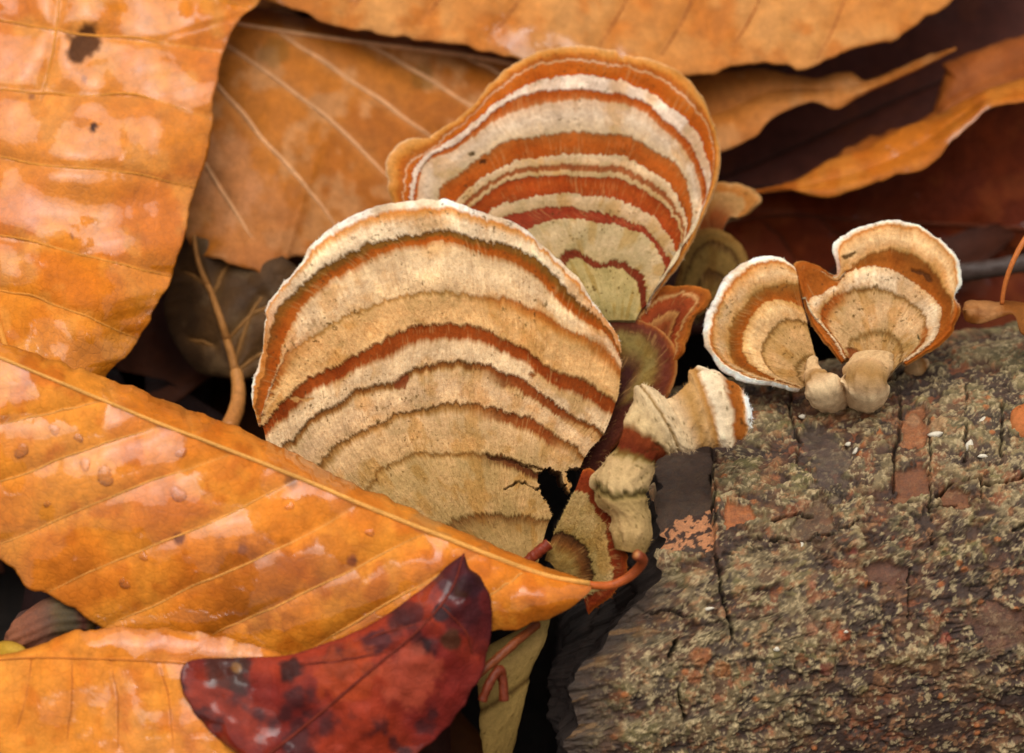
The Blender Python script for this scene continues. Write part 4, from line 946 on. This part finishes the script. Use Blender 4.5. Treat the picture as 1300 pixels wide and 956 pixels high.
# the big leaf lying in front
leaf('broad orange leaf with water drops and parallel veins, lying against the cream fungus base',
     p3([(-230, 370), (-100, 398), (0, 435), (69, 458), (120, 474), (184, 497), (230, 517), (276, 534), (322, 551), (368, 573), (414, 598), (460, 619), (500, 635), (560, 662), (606, 683), (648, 702), (698, 720), (742, 736)], [-8, -7, -6, -6, -7, -10]),
     p3([(-230, 370), (-100, 412), (0, 453), (124, 504), (207, 538), (299, 573), (391, 610), (470, 644), (530, 668), (590, 692), (650, 716), (700, 733), (748, 741)], [-10, -12, -13.5, -13.5, -13, -11]),
     p3([(-230, 370), (-150, 560), (-60, 670), (0, 711), (18, 725), (37, 750), (60, 755), (92, 771), (124, 794), (200, 835), (330, 862), (450, 850), (560, 830), (625, 803), (652, 798), (689, 788), (722, 773), (745, 755), (752, 745)], [-10, -11, -11.5, -11.5, -12, -12.5, -11]),
     [(226, 142, 50), (216, 124, 36), (196, 104, 26)], tint=(1.12, 1.05, 0.8), nu=330, nv=170, bulge=(0.6, 1.8), wave=0.7, seed=1,
     veins=[[(0, 538), (66, 524), (133, 508)], [(-40, 626), (0, 612), (106, 573), (203, 541)], [(-10, 692), (14, 685), (184, 614), (295, 575)], [(62, 750), (150, 712), (221, 683), (300, 648), (380, 607)], [(140, 792), (230, 752), (341, 702), (400, 672), (455, 640)],
            [(270, 806), (299, 791), (396, 748), (500, 695), (548, 676)], [(395, 824), (470, 778), (541, 738), (612, 702)], [(614, 760), (640, 744), (668, 724)]], soft_veins=[[(92, 466), (128, 480), (146, 511)], [(203, 506), (234, 520), (246, 550)], [(299, 546), (321, 560), (331, 583)], [(382, 582), (404, 594), (416, 616)], [(470, 624), (488, 635), (500, 654)]],
     vein_col=(236, 162, 78), vein_r=0.11, mid_r=0.30, midcol=(238, 168, 82), pleat=0.55,
     spots=[(228, 684, 8, (110, 66, 60), .9), (308, 698, 7, (140, 90, 80), .8), (447, 712, 9, (96, 58, 66), .9), (368, 612, 10, (140, 84, 36), .8), (330, 740, 60, (150, 76, 16), .55), (420, 720, 46, (166, 84, 20), .5), (280, 770, 40, (158, 84, 18), .45), (96, 735, 40, (176, 92, 22), .45), (470, 780, 50, (176, 94, 24), .4), (200, 640, 40, (206, 112, 30), .4)],
     wet=0.42, wet_poly=[[(128, 796), (150, 772), (180, 780), (232, 776), (300, 792), (330, 800), (350, 830), (300, 850), (200, 840)], [(0, 540), (110, 545), (130, 600), (30, 620)]],
     petiole=p3([(735, 741), (752, 743), (775, 743), (796, 734), (810, 722), (816, 711), (808, 704)], [-11, -11, -10.5, -10.5, -11, -12, -13]),
     drops=[(69, 545, 7), (108, 589, 8), (133, 605, 11), (226, 628, 10), (230, 575, 7), (28, 573, 9), (368, 643, 6), (100, 556, 6), (157, 742, 7), (470, 676, 6), (182, 706, 6), (60, 640, 5)])

# the wet leaf with a hole
leaf('large wet yellow orange leaf with a brown decayed spot, standing tall',
     p3([(-40, -330), (-330, -150), (-360, 60), (-300, 300), (-120, 480), (80, 548)], [34, 30, 24, 18, 13, 10]),
     p3([(-40, -330), (-45, -100), (-40, 100), (-25, 300), (15, 462), (85, 545)], [34, 27, 20, 14, 9, 9]),
     p3([(-40, -330), (160, -260), (300, -120), (345, -40), (332, 0), (301, 28), (287, 61), (278, 94), (271, 127), (266, 179), (252, 231), (242, 264), (235, 301), (221, 346), (207, 372), (184, 417), (162, 450), (140, 473), (85, 545)], [34, 31, 28, 25, 22, 20, 17, 14, 12, 10]),
     [(222, 132, 34), (212, 116, 24), (226, 146, 62)], tint=(1.06, 1.02, 0.8), nu=240, nv=170, bulge=(1, 2.4), wave=1.2, wave_sc=100, seed=2,
     veins=[[(-40, 192), (60, 210), (150, 216), (246, 240)], [(-30, 296), (60, 312), (150, 335), (222, 352)], [(-20, 366), (40, 376), (110, 402), (175, 432)], [(-40, 110), (80, 120), (180, 122), (268, 150)], [(-42, 20), (80, 40), (190, 52), (284, 66)], [(-45, -60), (80, -40), (200, -20), (318, 10)], [(76, -10), (68, 60), (52, 130)]],
     vein_col=(230, 150, 60), vein_r=0.15, mid_r=0.4, pleat=0.7, tooth=0,
     spots=[(110, 54, 24, (92, 52, 22), 1.0), (100, 64, 16, (92, 52, 22), 1.0), (118, 162, 6, (50, 32, 34), .95), (106, 100, 5, (140, 80, 50), .7), (92, 300, 3, (110, 60, 30), .8), (40, 122, 4, (130, 70, 40), .7)],
     wet=0.72, film_amt=1, holes=[])

# veined leaf behind
leaf('dull orange brown leaf with pale raised veins, between the wet leaf and the striped fungus',
     p3([(150, 0), (250, -8), (320, 10), (410, 24), (512, 44), (600, 60), (700, 78), (790, 120)], [38, 40, 41, 40, 38]),
     p3([(150, 0), (230, 14), (310, 30), (450, 50), (600, 70), (700, 92), (790, 120)], [34, 35, 36, 36, 36]),
     p3([(150, 0), (180, 150), (226, 280), (250, 322), (282, 330), (318, 343), (342, 351), (353, 346), (362, 333), (380, 327), (450, 335), (560, 330), (680, 290), (760, 220), (790, 120)], [34, 28, 25, 25, 26, 28, 32, 36]),
     [(190, 110, 34), (178, 98, 26), (204, 138, 84)], nu=220, nv=120, bulge=(0, 1.2), wave=0.8, seed=3,
     veins=[[(346, 36), (440, 98), (500, 140), (560, 184)], [(456, 53), (520, 86), (597, 133), (640, 165)], [(270, 44), (318, 78), (390, 130), (440, 172), (500, 232)], [(240, 70), (296, 132), (340, 184), (385, 233), (430, 290)], [(225, 150), (270, 225), (320, 300)], [(582, 68), (630, 92), (680, 130)]],
     vein_col=(230, 170, 116), vein_r=0.28, mid_r=0.4, pleat=0.7, spots=[(348, 66, 20, (120, 84, 26), .5), (536, 100, 16, (120, 84, 30), .5), (280, 230, 60, (206, 140, 96), .5), (330, 290, 60, (204, 132, 84), .4)], wet=0.0)

# upper leaf
leaf('long pale orange leaf lying over the veined leaf, dark veins running to its edge',
     p3([(180, -60), (500, -260), (800, -300), (1100, -280), (1370, -150)], [40, 52, 54, 52, 46]),
     p3([(180, -60), (500, -95), (800, -110), (1100, -125), (1370, -150)], [38, 40, 40, 42, 46]),
     p3([(180, -60), (290, -20), (332, 0), (385, 14), (410, 27), (441, 35), (477, 41), (512, 46), (548, 53), (583, 57), (608, 64), (654, 74), (720, 90), (800, 100), (880, 97), (904, 94), (939, 81), (1000, 81), (1011, 89), (1036, 83), (1062, 70), (1097, 57), (1134, 52), (1150, 40), (1176, 22), (1211, 0), (1280, -60), (1370, -150)], [36, 32, 31, 31, 31, 31, 33, 38]),
     [(206, 128, 58), (214, 144, 78), (196, 110, 36)], nu=220, nv=110, bulge=(0, 1.0), wave=1.0, seed=4,
     veins=[[(930, 58), (955, 20), (985, -60)], [(1036, 76), (1060, 30), (1090, -50)], [(620, 50), (650, 14), (690, -60)], [(530, 34), (558, 0), (600, -60)], [(760, 60), (790, 10), (820, -60)], [(840, 70), (870, 20), (900, -60)], [(440, 20), (470, -20), (500, -70)]],
     vein_col=(180, 106, 46), vein_r=0.13, mid_r=0.4, pleat=1.0, wet=0.1)

# narrow leaf seen edge on
leaf('pale orange leaf narrowing to a long thin tip in front of dark litter',
     p3([(840, 110), (882, 97), (948, 88), (983, 88), (1005, 94), (1036, 99), (1058, 94), (1080, 90), (1097, 101), (1123, 94), (1167, 75), (1214, 60)], [38, 37, 37, 37, 37]),
     p3([(840, 160), (917, 142), (970, 118), (1010, 113), (1060, 113), (1100, 107), (1130, 99), (1167, 81), (1214, 61)], [36, 36, 36, 36, 37]),
     p3([(840, 210), (900, 198), (917, 193), (939, 184), (961, 171), (974, 156), (992, 143), (1014, 134), (1036, 130), (1053, 137), (1066, 137), (1088, 125), (1123, 108), (1167, 88), (1214, 63)], [33, 33, 34, 35, 37]),
     [(204, 126, 60), (196, 116, 48), (210, 142, 84)], nu=140, nv=50, bulge=(0.4, 0.6), wave=0.6, seed=5, vein_r=0.14, mid_r=0.2, pleat=0.4, vein_col=(196, 120, 54), wet=0.0, show_mid=False, jitter=2)

# right curled leaf
leaf('curled amber leaf edge sweeping over the dark red leaf behind the white edged fungi',
     p3([(1360, 78), (1300, 99), (1255, 112), (1224, 127), (1194, 143), (1167, 154), (1141, 164), (1100, 186), (1053, 204), (1000, 232), (950, 242)], [38, 37, 36, 34, 33]),
     p3([(1360, 96), (1300, 113), (1255, 122), (1231, 140), (1202, 160), (1178, 178), (1150, 194), (1104, 214), (1053, 229), (1000, 238), (948, 244)], [34, 33, 32, 31, 31]),
     p3([(1360, 112), (1300, 129), (1255, 137), (1238, 154), (1211, 176), (1189, 202), (1167, 217), (1132, 224), (1106, 235), (1053, 250), (1027, 247), (992, 241), (945, 248)], [31, 30, 29, 29, 30]),
     [(196, 108, 28), (186, 96, 24), (204, 122, 44)], nu=150, nv=50, bulge=(0.6, 0.8), wave=0.5, seed=6, show_mid=False, wet=0.05, jitter=2)
leaf('small amber leaf fold lying along the curled amber edge',
     p3([(1190, 140), (1150, 160), (1110, 172), (1080, 186), (1050, 204)], [39, 38, 37]), p3([(1190, 150), (1150, 166), (1110, 180), (1080, 194), (1050, 205)], [37, 36, 36]), p3([(1190, 160), (1150, 176), (1110, 192), (1080, 202), (1050, 207)], [36, 35, 35]),
     [(160, 84, 26), (150, 76, 22), (170, 96, 40)], nu=60, nv=20, bulge=(.2, .2), wave=.2, seed=16, show_mid=False)
# dark red leaf beneath
leaf('dark red brown glossy leaf hanging below the curled amber leaf',
     p3([(916, 282), (930, 258), (962, 246), (1053, 240), (1150, 205), (1250, 140), (1340, 110), (1440, 140)], [33, 33, 33, 34, 36]),
     p3([(916, 282), (1000, 272), (1100, 278), (1250, 285), (1440, 300)], [33, 38, 40, 42, 42]),
     p3([(916, 282), (930, 320), (980, 380), (1080, 430), (1220, 440), (1440, 420)], [33, 38, 42, 44, 46]),
     [(122, 48, 20), (104, 40, 20), (132, 60, 28)], nu=160, nv=80, bulge=(-1.5, -1), wave=0.8, seed=7, vein_col=(96, 44, 22), midcol=(100, 46, 22), edge_col=(50, 20, 10), wet=0.1,
     veins=[[(960, 276), (990, 300), (1010, 330)], [(1040, 276), (1080, 310), (1100, 340)], [(1140, 280), (1180, 320), (1200, 350)], [(1240, 284), (1280, 320), (1300, 350)]])
leaf('brown leaf corner propped behind the curled amber leaf',
     p3([(1180, 152), (1200, 92), (1203, 79), (1300, 44), (1440, 10)], [42, 42, 42, 44]), p3([(1180, 152), (1215, 118), (1300, 84), (1440, 54)], [40, 40, 41, 43]), p3([(1180, 152), (1195, 148), (1240, 136), (1320, 112), (1440, 90)], [40, 39, 39, 41]),
     [(150, 76, 24), (136, 66, 20), (164, 88, 36)], nu=100, nv=50, bulge=(.4, .4), wave=.6, seed=8, show_mid=False, jitter=2)
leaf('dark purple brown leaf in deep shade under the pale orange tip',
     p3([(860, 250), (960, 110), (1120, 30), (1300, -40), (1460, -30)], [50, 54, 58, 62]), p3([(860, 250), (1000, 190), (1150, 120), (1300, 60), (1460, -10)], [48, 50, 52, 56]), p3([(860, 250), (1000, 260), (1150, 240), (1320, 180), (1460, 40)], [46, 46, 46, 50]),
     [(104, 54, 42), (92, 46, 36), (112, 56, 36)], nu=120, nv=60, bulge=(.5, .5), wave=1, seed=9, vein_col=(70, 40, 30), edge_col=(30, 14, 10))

# dull leaf with pale midrib in the gap
leaf('dull grey brown leaf with pale forked midrib and stalk deep between leaves',
     p3([(236, 300), (210, 360), (215, 420), (250, 470), (296, 482)], [30, 29, 27, 25]), p3([(246, 300), (252, 336), (268, 376), (284, 422), (298, 469), (302, 486)], [27, 25, 23, 21]), p3([(260, 295), (330, 310), (390, 350), (400, 420), (350, 470), (304, 486)], [28, 27, 26, 25, 23]),
     [(92, 62, 34), (66, 44, 26), (104, 78, 52)], nu=110, nv=70, bulge=(.6, .6), wave=.9, wave_sc=50, pleat=.8, seed=10, vein_col=(150, 104, 54), midcol=(178, 120, 62), mid_r=.55, vein_r=.26, edge_col=(40, 26, 16),
     veins=[[(271, 376), (280, 352), (292, 332)], [(299, 462), (306, 435), (316, 406), (332, 376)], [(272, 440), (255, 434), (240, 430)], [(288, 432), (320, 400), (350, 385)], [(262, 362), (246, 350), (232, 345)], [(296, 474), (330, 450), (360, 440)]],
     petiole=p3([(300, 472), (303, 496), (300, 520), (290, 545)], [20.5, 19, 17, 14]), pet_col=((186, 126, 66), (176, 112, 54)))

# lower leaf at the water
leaf('flat orange leaf joined to the broad veined one by a film of rain water',
     p3([(-200, 860), (-80, 838), (10, 829), (32, 823), (58, 817), (84, 804), (112, 800), (140, 795), (180, 796), (228, 800), (300, 812), (380, 838), (460, 880)], [-13, -13, -13, -13.3, -14, -14]),
     p3([(-200, 860), (0, 836), (100, 834), (230, 840), (350, 856), (460, 880)], [-14, -14.5, -15, -15, -14]),
     p3([(-200, 860), (-60, 970), (150, 1030), (350, 990), (460, 880)], [-14, -16, -17, -16, -14]),
     [(226, 144, 56), (218, 130, 42), (204, 112, 32)], tint=(1.12, 1.05, 0.8), nu=180, nv=90, bulge=(.3, .8), wave=.5, seed=11, mid_r=.14, vein_col=(206, 120, 44), wet=0.3,
     veins=[[(40, 835), (34, 880), (20, 930)], [(90, 834), (92, 880), (85, 940)], [(140, 836), (150, 890), (150, 950)], [(200, 838), (215, 890), (220, 950)]], vein_r=.08,
     wet_poly=[[(100, 800), (140, 792), (240, 798), (330, 815), (250, 850), (230, 862), (180, 846)]])
leaf('ochre scrap of leaf wedged under the ribbed nut husk',
     p3([(-60, 838), (-20, 822), (8, 814), (24, 818), (36, 826)], [-10, -11, -12]), p3([(-60, 842), (0, 828), (36, 828)], [-11, -12, -12.4]), p3([(-60, 850), (-10, 840), (10, 836), (36, 830)], [-11, -12, -12.6]),
     [(196, 150, 40), (180, 130, 30), (206, 160, 60)], nu=60, nv=30, bulge=(.2, .2), wave=.2, seed=12, show_mid=False, jitter=2)

# red leaf
leaf('mottled dark red leaf with black blotches, pointed tip resting on the orange leaf',
     p3([(589, 703), (567, 719), (534, 749), (478, 789), (412, 817), (360, 832), (294, 835), (242, 839), (229, 858), (250, 910), (320, 975)], [-14.5, -15.5, -16.5, -16.5, -16.5, -17]),
     p3([(589, 703), (572, 750), (530, 800), (470, 850), (400, 910), (320, 975)], [-14.5, -17.5, -18.5, -18.5, -18]),
     p3([(589, 703), (597, 722), (611, 734), (622, 760), (626, 782), (622, 815), (604, 870), (540, 950), (430, 1000), (320, 975)], [-14.5, -15, -15, -14.5, -16, -18]),
     [(158, 52, 28), (128, 36, 28), (62, 30, 32)], nu=200, nv=110, bulge=(.5, .8), wave=.7, wave_sc=34, seed=13, vein_col=(120, 44, 28), mid_r=.2, vein_r=.12, edge_col=(36, 18, 20), jitter=3,
     veins=[[(545, 785), (500, 800), (450, 815)], [(500, 826), (440, 838), (380, 845)], [(560, 770), (590, 800), (600, 830)]],
     spots=[(600, 770, 50, (70, 24, 30), .6), (585, 725, 40, (56, 26, 34), .7), (588, 748, 12, (60, 26, 14), 1), (560, 778, 12, (56, 40, 44), .9), (537, 822, 11, (46, 24, 26), .9), (574, 812, 14, (80, 44, 26), .9), (478, 815, 18, (60, 34, 40), .8), (430, 840, 22, (48, 28, 28), .8), (370, 850, 16, (46, 26, 24), .9), (290, 850, 30, (60, 34, 24), .8), (600, 740, 18, (56, 26, 34), .7), (470, 850, 10, (60, 30, 30), .8), (300, 848, 8, (150, 100, 50), .8), (520, 780, 18, (70, 34, 36), .7), (440, 858, 40, (180, 70, 30), .6), (520, 860, 40, (184, 78, 52), .6)], wet=0.25)

# curled scrap at the right with a thin stem
leaf('small curled tan leaf scrap with thin bent stem on log top',
     p3([(1222, 392), (1227, 383), (1250, 382), (1283, 382), (1310, 386), (1350, 400)], [8, 8, 8, 8]), p3([(1222, 394), (1250, 390), (1283, 389), (1310, 396), (1350, 410)], [6, 6, 6, 7]), p3([(1222, 396), (1226, 408), (1245, 412), (1270, 404), (1287, 400), (1298, 424), (1318, 430), (1350, 424)], [8, 6, 5, 5, 7]),
     [(150, 88, 34), (130, 72, 26), (190, 130, 80)], nu=80, nv=36, bulge=(.3, .4), wave=.3, seed=14, show_mid=False, jitter=2,
     pet_col=((176, 96, 40), (186, 104, 44)), petiole=p3([(1272, 386), (1275, 365), (1282, 342), (1294, 316), (1310, 290)], [6.5, 6, 5.5, 5.5, 6]), mid_r=.18)

# ------------------------------------------------------------------ twigs, husk, bits
def twig(label, pts, r, c, cap, seg=16, name='twig'):
    pp = resample(pts, 40); root = thing(name, W(*pp[0]), label, 'twig')
    tube('stem', W(pp[:, 0], pp[:, 1], pp[:, 2]), r, M_STEM, root, c, seg=seg, wob=.12, cap_col=cap)
    return root
twig('short red brown leaf stalk with snapped ochre end, beside the cream fungus base', [(655, 728, -6.5), (676, 707, -7), (697, 690, -7)], np.linspace(.55, .62, 40), lin((120, 44, 20)), lin((214, 160, 90)))
twig('slim red brown stem slanting under the orange leaf tip', [(585, 880, -15), (600, 862, -14.5), (629, 838, -13.5), (655, 815, -12.5), (682, 792, -10)], .48, lin((112, 54, 22)), lin((150, 90, 50)))
twig('curled red brown stem scrap below the slim slanting stem', [(612, 890, -14), (622, 866, -14), (634, 850, -13.5), (638, 862, -13), (640, 890, -13)], .5, lin((104, 42, 18)), lin((150, 90, 50)))
twig('grey weathered twig lying behind the white edged fungi', [(1180, 352, 30), (1220, 346, 29), (1260, 341, 28), (1300, 334, 28), (1380, 322, 28)], 1.1, lin((66, 52, 46)), lin((90, 70, 50)))

def build_husk():
    root = thing('nut_husk', W(64, 812, -9), 'dark brown ribbed nut husk with a mossy band between two orange leaves', 'husk')
    st = [(0, (140, 84, 56), 0), (.15, (146, 88, 58), 0), (.35, (124, 72, 48), 0), (.5, (96, 62, 42), 0), (.6, (84, 66, 36), .1), (.72, (70, 56, 32), .1), (.8, (96, 50, 36), 0), (.92, (106, 96, 48), .15), (1, (80, 52, 32), 0)]
    body('shell', root, [(8, 806, -9), (20, 788, -9.5), (42, 770, -10), (66, 759, -10), (92, 763, -10), (112, 774, -9.5), (123, 787, -9)], [(12, 822, -9), (32, 828, -10), (58, 824, -10.5), (82, 814, -10.5), (102, 806, -10.5), (116, 800, -10), (124, 792, -9)], [.9, .9, .9, .9], st, 110, 60, seed=77, lump=.18, mat=M_BARK, ribs=.09, gain=1.0)
    body('scale', root, [(16, 792, -8), (24, 778, -8), (38, 772, -8)], [(24, 800, -8), (34, 794, -8), (44, 780, -8)], [.6, .6], [(0, (90, 56, 40), 0), (1, (70, 44, 34), 0)], 40, 24, seed=78, lump=.1, mat=M_BARK, gain=1.0)
build_husk()

def build_bits():
    # little white knob and orange knob
    d = log_d(1164, 470)
    root = thing('bracket_fungus', W(1164, 478, d), 'tiny cream knob of young fungus beside the white edged pair', 'fungus')
    body('knob', root, [(1148, 470, d - .6), (1154, 458, d - .4), (1166, 454, d - .4), (1178, 456, d - .5)], [(1150, 476, d - .6), (1160, 478, d - .6), (1172, 474, d - .6), (1180, 462, d - .5)], [.7, .8, .7], [(0, (206, 172, 124), 0), (.5, (214, 178, 128), .1), (.8, (170, 110, 64), 0), (1, (226, 196, 150), 0)], 50, 30, seed=5, lump=.25)
    d = log_d(1294, 540)
    root = thing('bracket_fungus', W(1294, 556, d), 'small orange pink fungus bud with frosted edge on lichen bark', 'fungus')
    body('bud', root, [(1284, 548, d - .4), (1283, 530, d - .9), (1288, 518, d - .8), (1300, 512, d - .4)], [(1290, 558, d - .4), (1302, 560, d - .9), (1314, 548, d - .9), (1316, 528, d - .4)], [.5, .6, .5], [(0, (236, 206, 176), 0), (.2, (214, 140, 90), .05), (.6, (206, 124, 76), .05), (1, (190, 110, 64), 0)], 50, 36, seed=6, lump=.2)
    # pale flakes resting on the bark
    fl = [(1188, 552, 9, 4, 10), (1247, 536, 7, 4, 60), (1231, 567, 8, 5, 80), (1248, 579, 6, 2.5, 0), (1266, 514, 4, 3, 20), (1019, 529, 4, 3, 0), (1077, 564, 3.5, 2.5, 30), (1086, 573, 5, 2, 60), (900, 773, 6, 2, 10), (1074, 802, 3, 2, 0), (986, 824, 4, 3, 0), (1018, 692, 4, 2, 80)]
    lab = 'tiny pale chaff flake lying on the dark bark'
    for k, (x, y, a, b, ang) in enumerate(fl):
        d = log_d(x, y) - 0.7
        t = math.radians(ang); n = 14
        az = np.linspace(0, 2 * math.pi, n, endpoint=False)
        rx = a * np.cos(az) * (1 + .2 * np.sin(3 * az + k)); ry = b * np.sin(az)
        X = x + rx * math.cos(t) - ry * math.sin(t); Y = y - (rx * math.sin(t) + ry * math.cos(t))
        ring = W(X, Y, d + 0.02 * np.cos(az * 2)); c = W(x, y, d - 0.18)
        low = ring + FWD * 0.9 ; cb = W(x, y, d + .9)
        V = np.vstack([ring, c[None], low, cb[None]]); j = np.arange(n); j2 = (j + 1) % n
        F = np.vstack([np.stack([j2, j, 0 * j + n], 1), np.stack([j, j2, j2 + n + 1], 1), np.stack([j, j2 + n + 1, j + n + 1], 1), np.stack([j + n + 1, j2 + n + 1, 0 * j + 2 * n + 1], 1)])
        o = mk('chaff_flake', V, F, M_FUN, None, np.tile(lin((226, 214, 190)) * .85, (len(V), 1)))
        o['label'] = lab; o['category'] = 'flake'; o['group'] = 'chaff flakes on the bark'
build_bits()

# ------------------------------------------------------------------ the litter everything lies on
def build_litter():
    Vs, Fs, Cs = [], [], []; off = 0
    nu, nv = 9, 7
    pal = [lin(c) for c in ((86, 44, 22), (64, 32, 20), (54, 28, 24), (104, 58, 26), (46, 26, 20), (120, 68, 30))]
    f0 = gridfaces(nu, nv)
    n = 0; R_ = random.Random(11)
    while n < 900:
        r = 330 * math.sqrt(R_.random()); t = R_.uniform(0, 2 * math.pi); cx, cy = r * math.cos(t), r * math.sin(t) + 20
        # stay clear of the log
        rel = np.array([cx, cy, 0]) - LOG_C; al = rel @ LOG_A; ac = rel @ np.cross(LOG_U, LOG_A)
        inframe = abs(cx) < 80 and -60 < cy < 85
        if -45 < al < 95 and abs(ac) < 42: continue
        ln = R_.uniform(22, 36); wd = ln * R_.uniform(.24, .33)
        zmax = 20 if inframe else 40
        if not inframe and (abs(cx) < 110 and -95 < cy < 120): zmax = 28
        zc = R_.uniform(3, zmax); ya = R_.uniform(0, 6.28); ti = R_.gauss(0, .2); tj = R_.gauss(0, .2)
        u = np.linspace(-1, 1, nu); v = np.linspace(-1, 1, nv)
        wv = wd * np.sqrt(np.clip(1 - u ** 2, 0.0004, 1)) * (1 - .15 * u)
        X = ln * u[:, None] + 0 * v; Y = wv[:, None] * v
        Zz = R_.uniform(-6, 6) * (u ** 2)[:, None] + R_.uniform(-5, 5) * (v ** 2)[None] * (wv / wd)[:, None] + 1.2 * np.sin(X / 3 + Y / 4)
        Zz = Zz + ti * X + tj * Y
        px_ = cx + X * math.cos(ya) - Y * math.sin(ya); py_ = cy + X * math.sin(ya) + Y * math.cos(ya)
        zz = np.clip(zc + Zz, -1, zmax + 3)
        top = np.stack([px_, py_, zz], -1).reshape(-1, 3); bot = top - np.array([0, 0, .35])
        k = nu * nv
        Fk = f0
        be = np.r_[[[i, i + 1] for i in range(nv - 1)], [[k - 1 - i, k - 2 - i] for i in range(nv - 1)], [[(i + 1) * nv, i * nv] for i in range(nu - 1)], [[i * nv + nv - 1, (i + 1) * nv + nv - 1] for i in range(nu - 1)]]
        Fs.append(np.vstack([f0[:, ::-1], f0 + k, np.stack([be[:, 0], be[:, 1], be[:, 1] + k, be[:, 0] + k], 1)]) + off); off += 2 * k
        c = pal[R_.randrange(len(pal))] * R_.uniform(.5, 1.1)
        if not inframe: c = c * 1.6  # leaves within the view stay darker: gap shade put into their colour
        Vs += [top, bot]; Cs.append(np.tile(c, (2 * k, 1)) * rng.uniform(.8, 1.2, (2 * k, 1)))
        n += 1
    V = np.vstack(Vs); zero = np.full(len(V), .0)
    o = mk('leaf_litter', V, np.vstack(Fs), M_LEAF, None, np.vstack(Cs), attrs={'wet': zero, 'film': zero * 0})
    o['kind'] = 'stuff'; o['label'] = 'layer of dark brown rotting leaves covering the soil, gap shade painted in'; o['category'] = 'leaf litter'
build_litter()
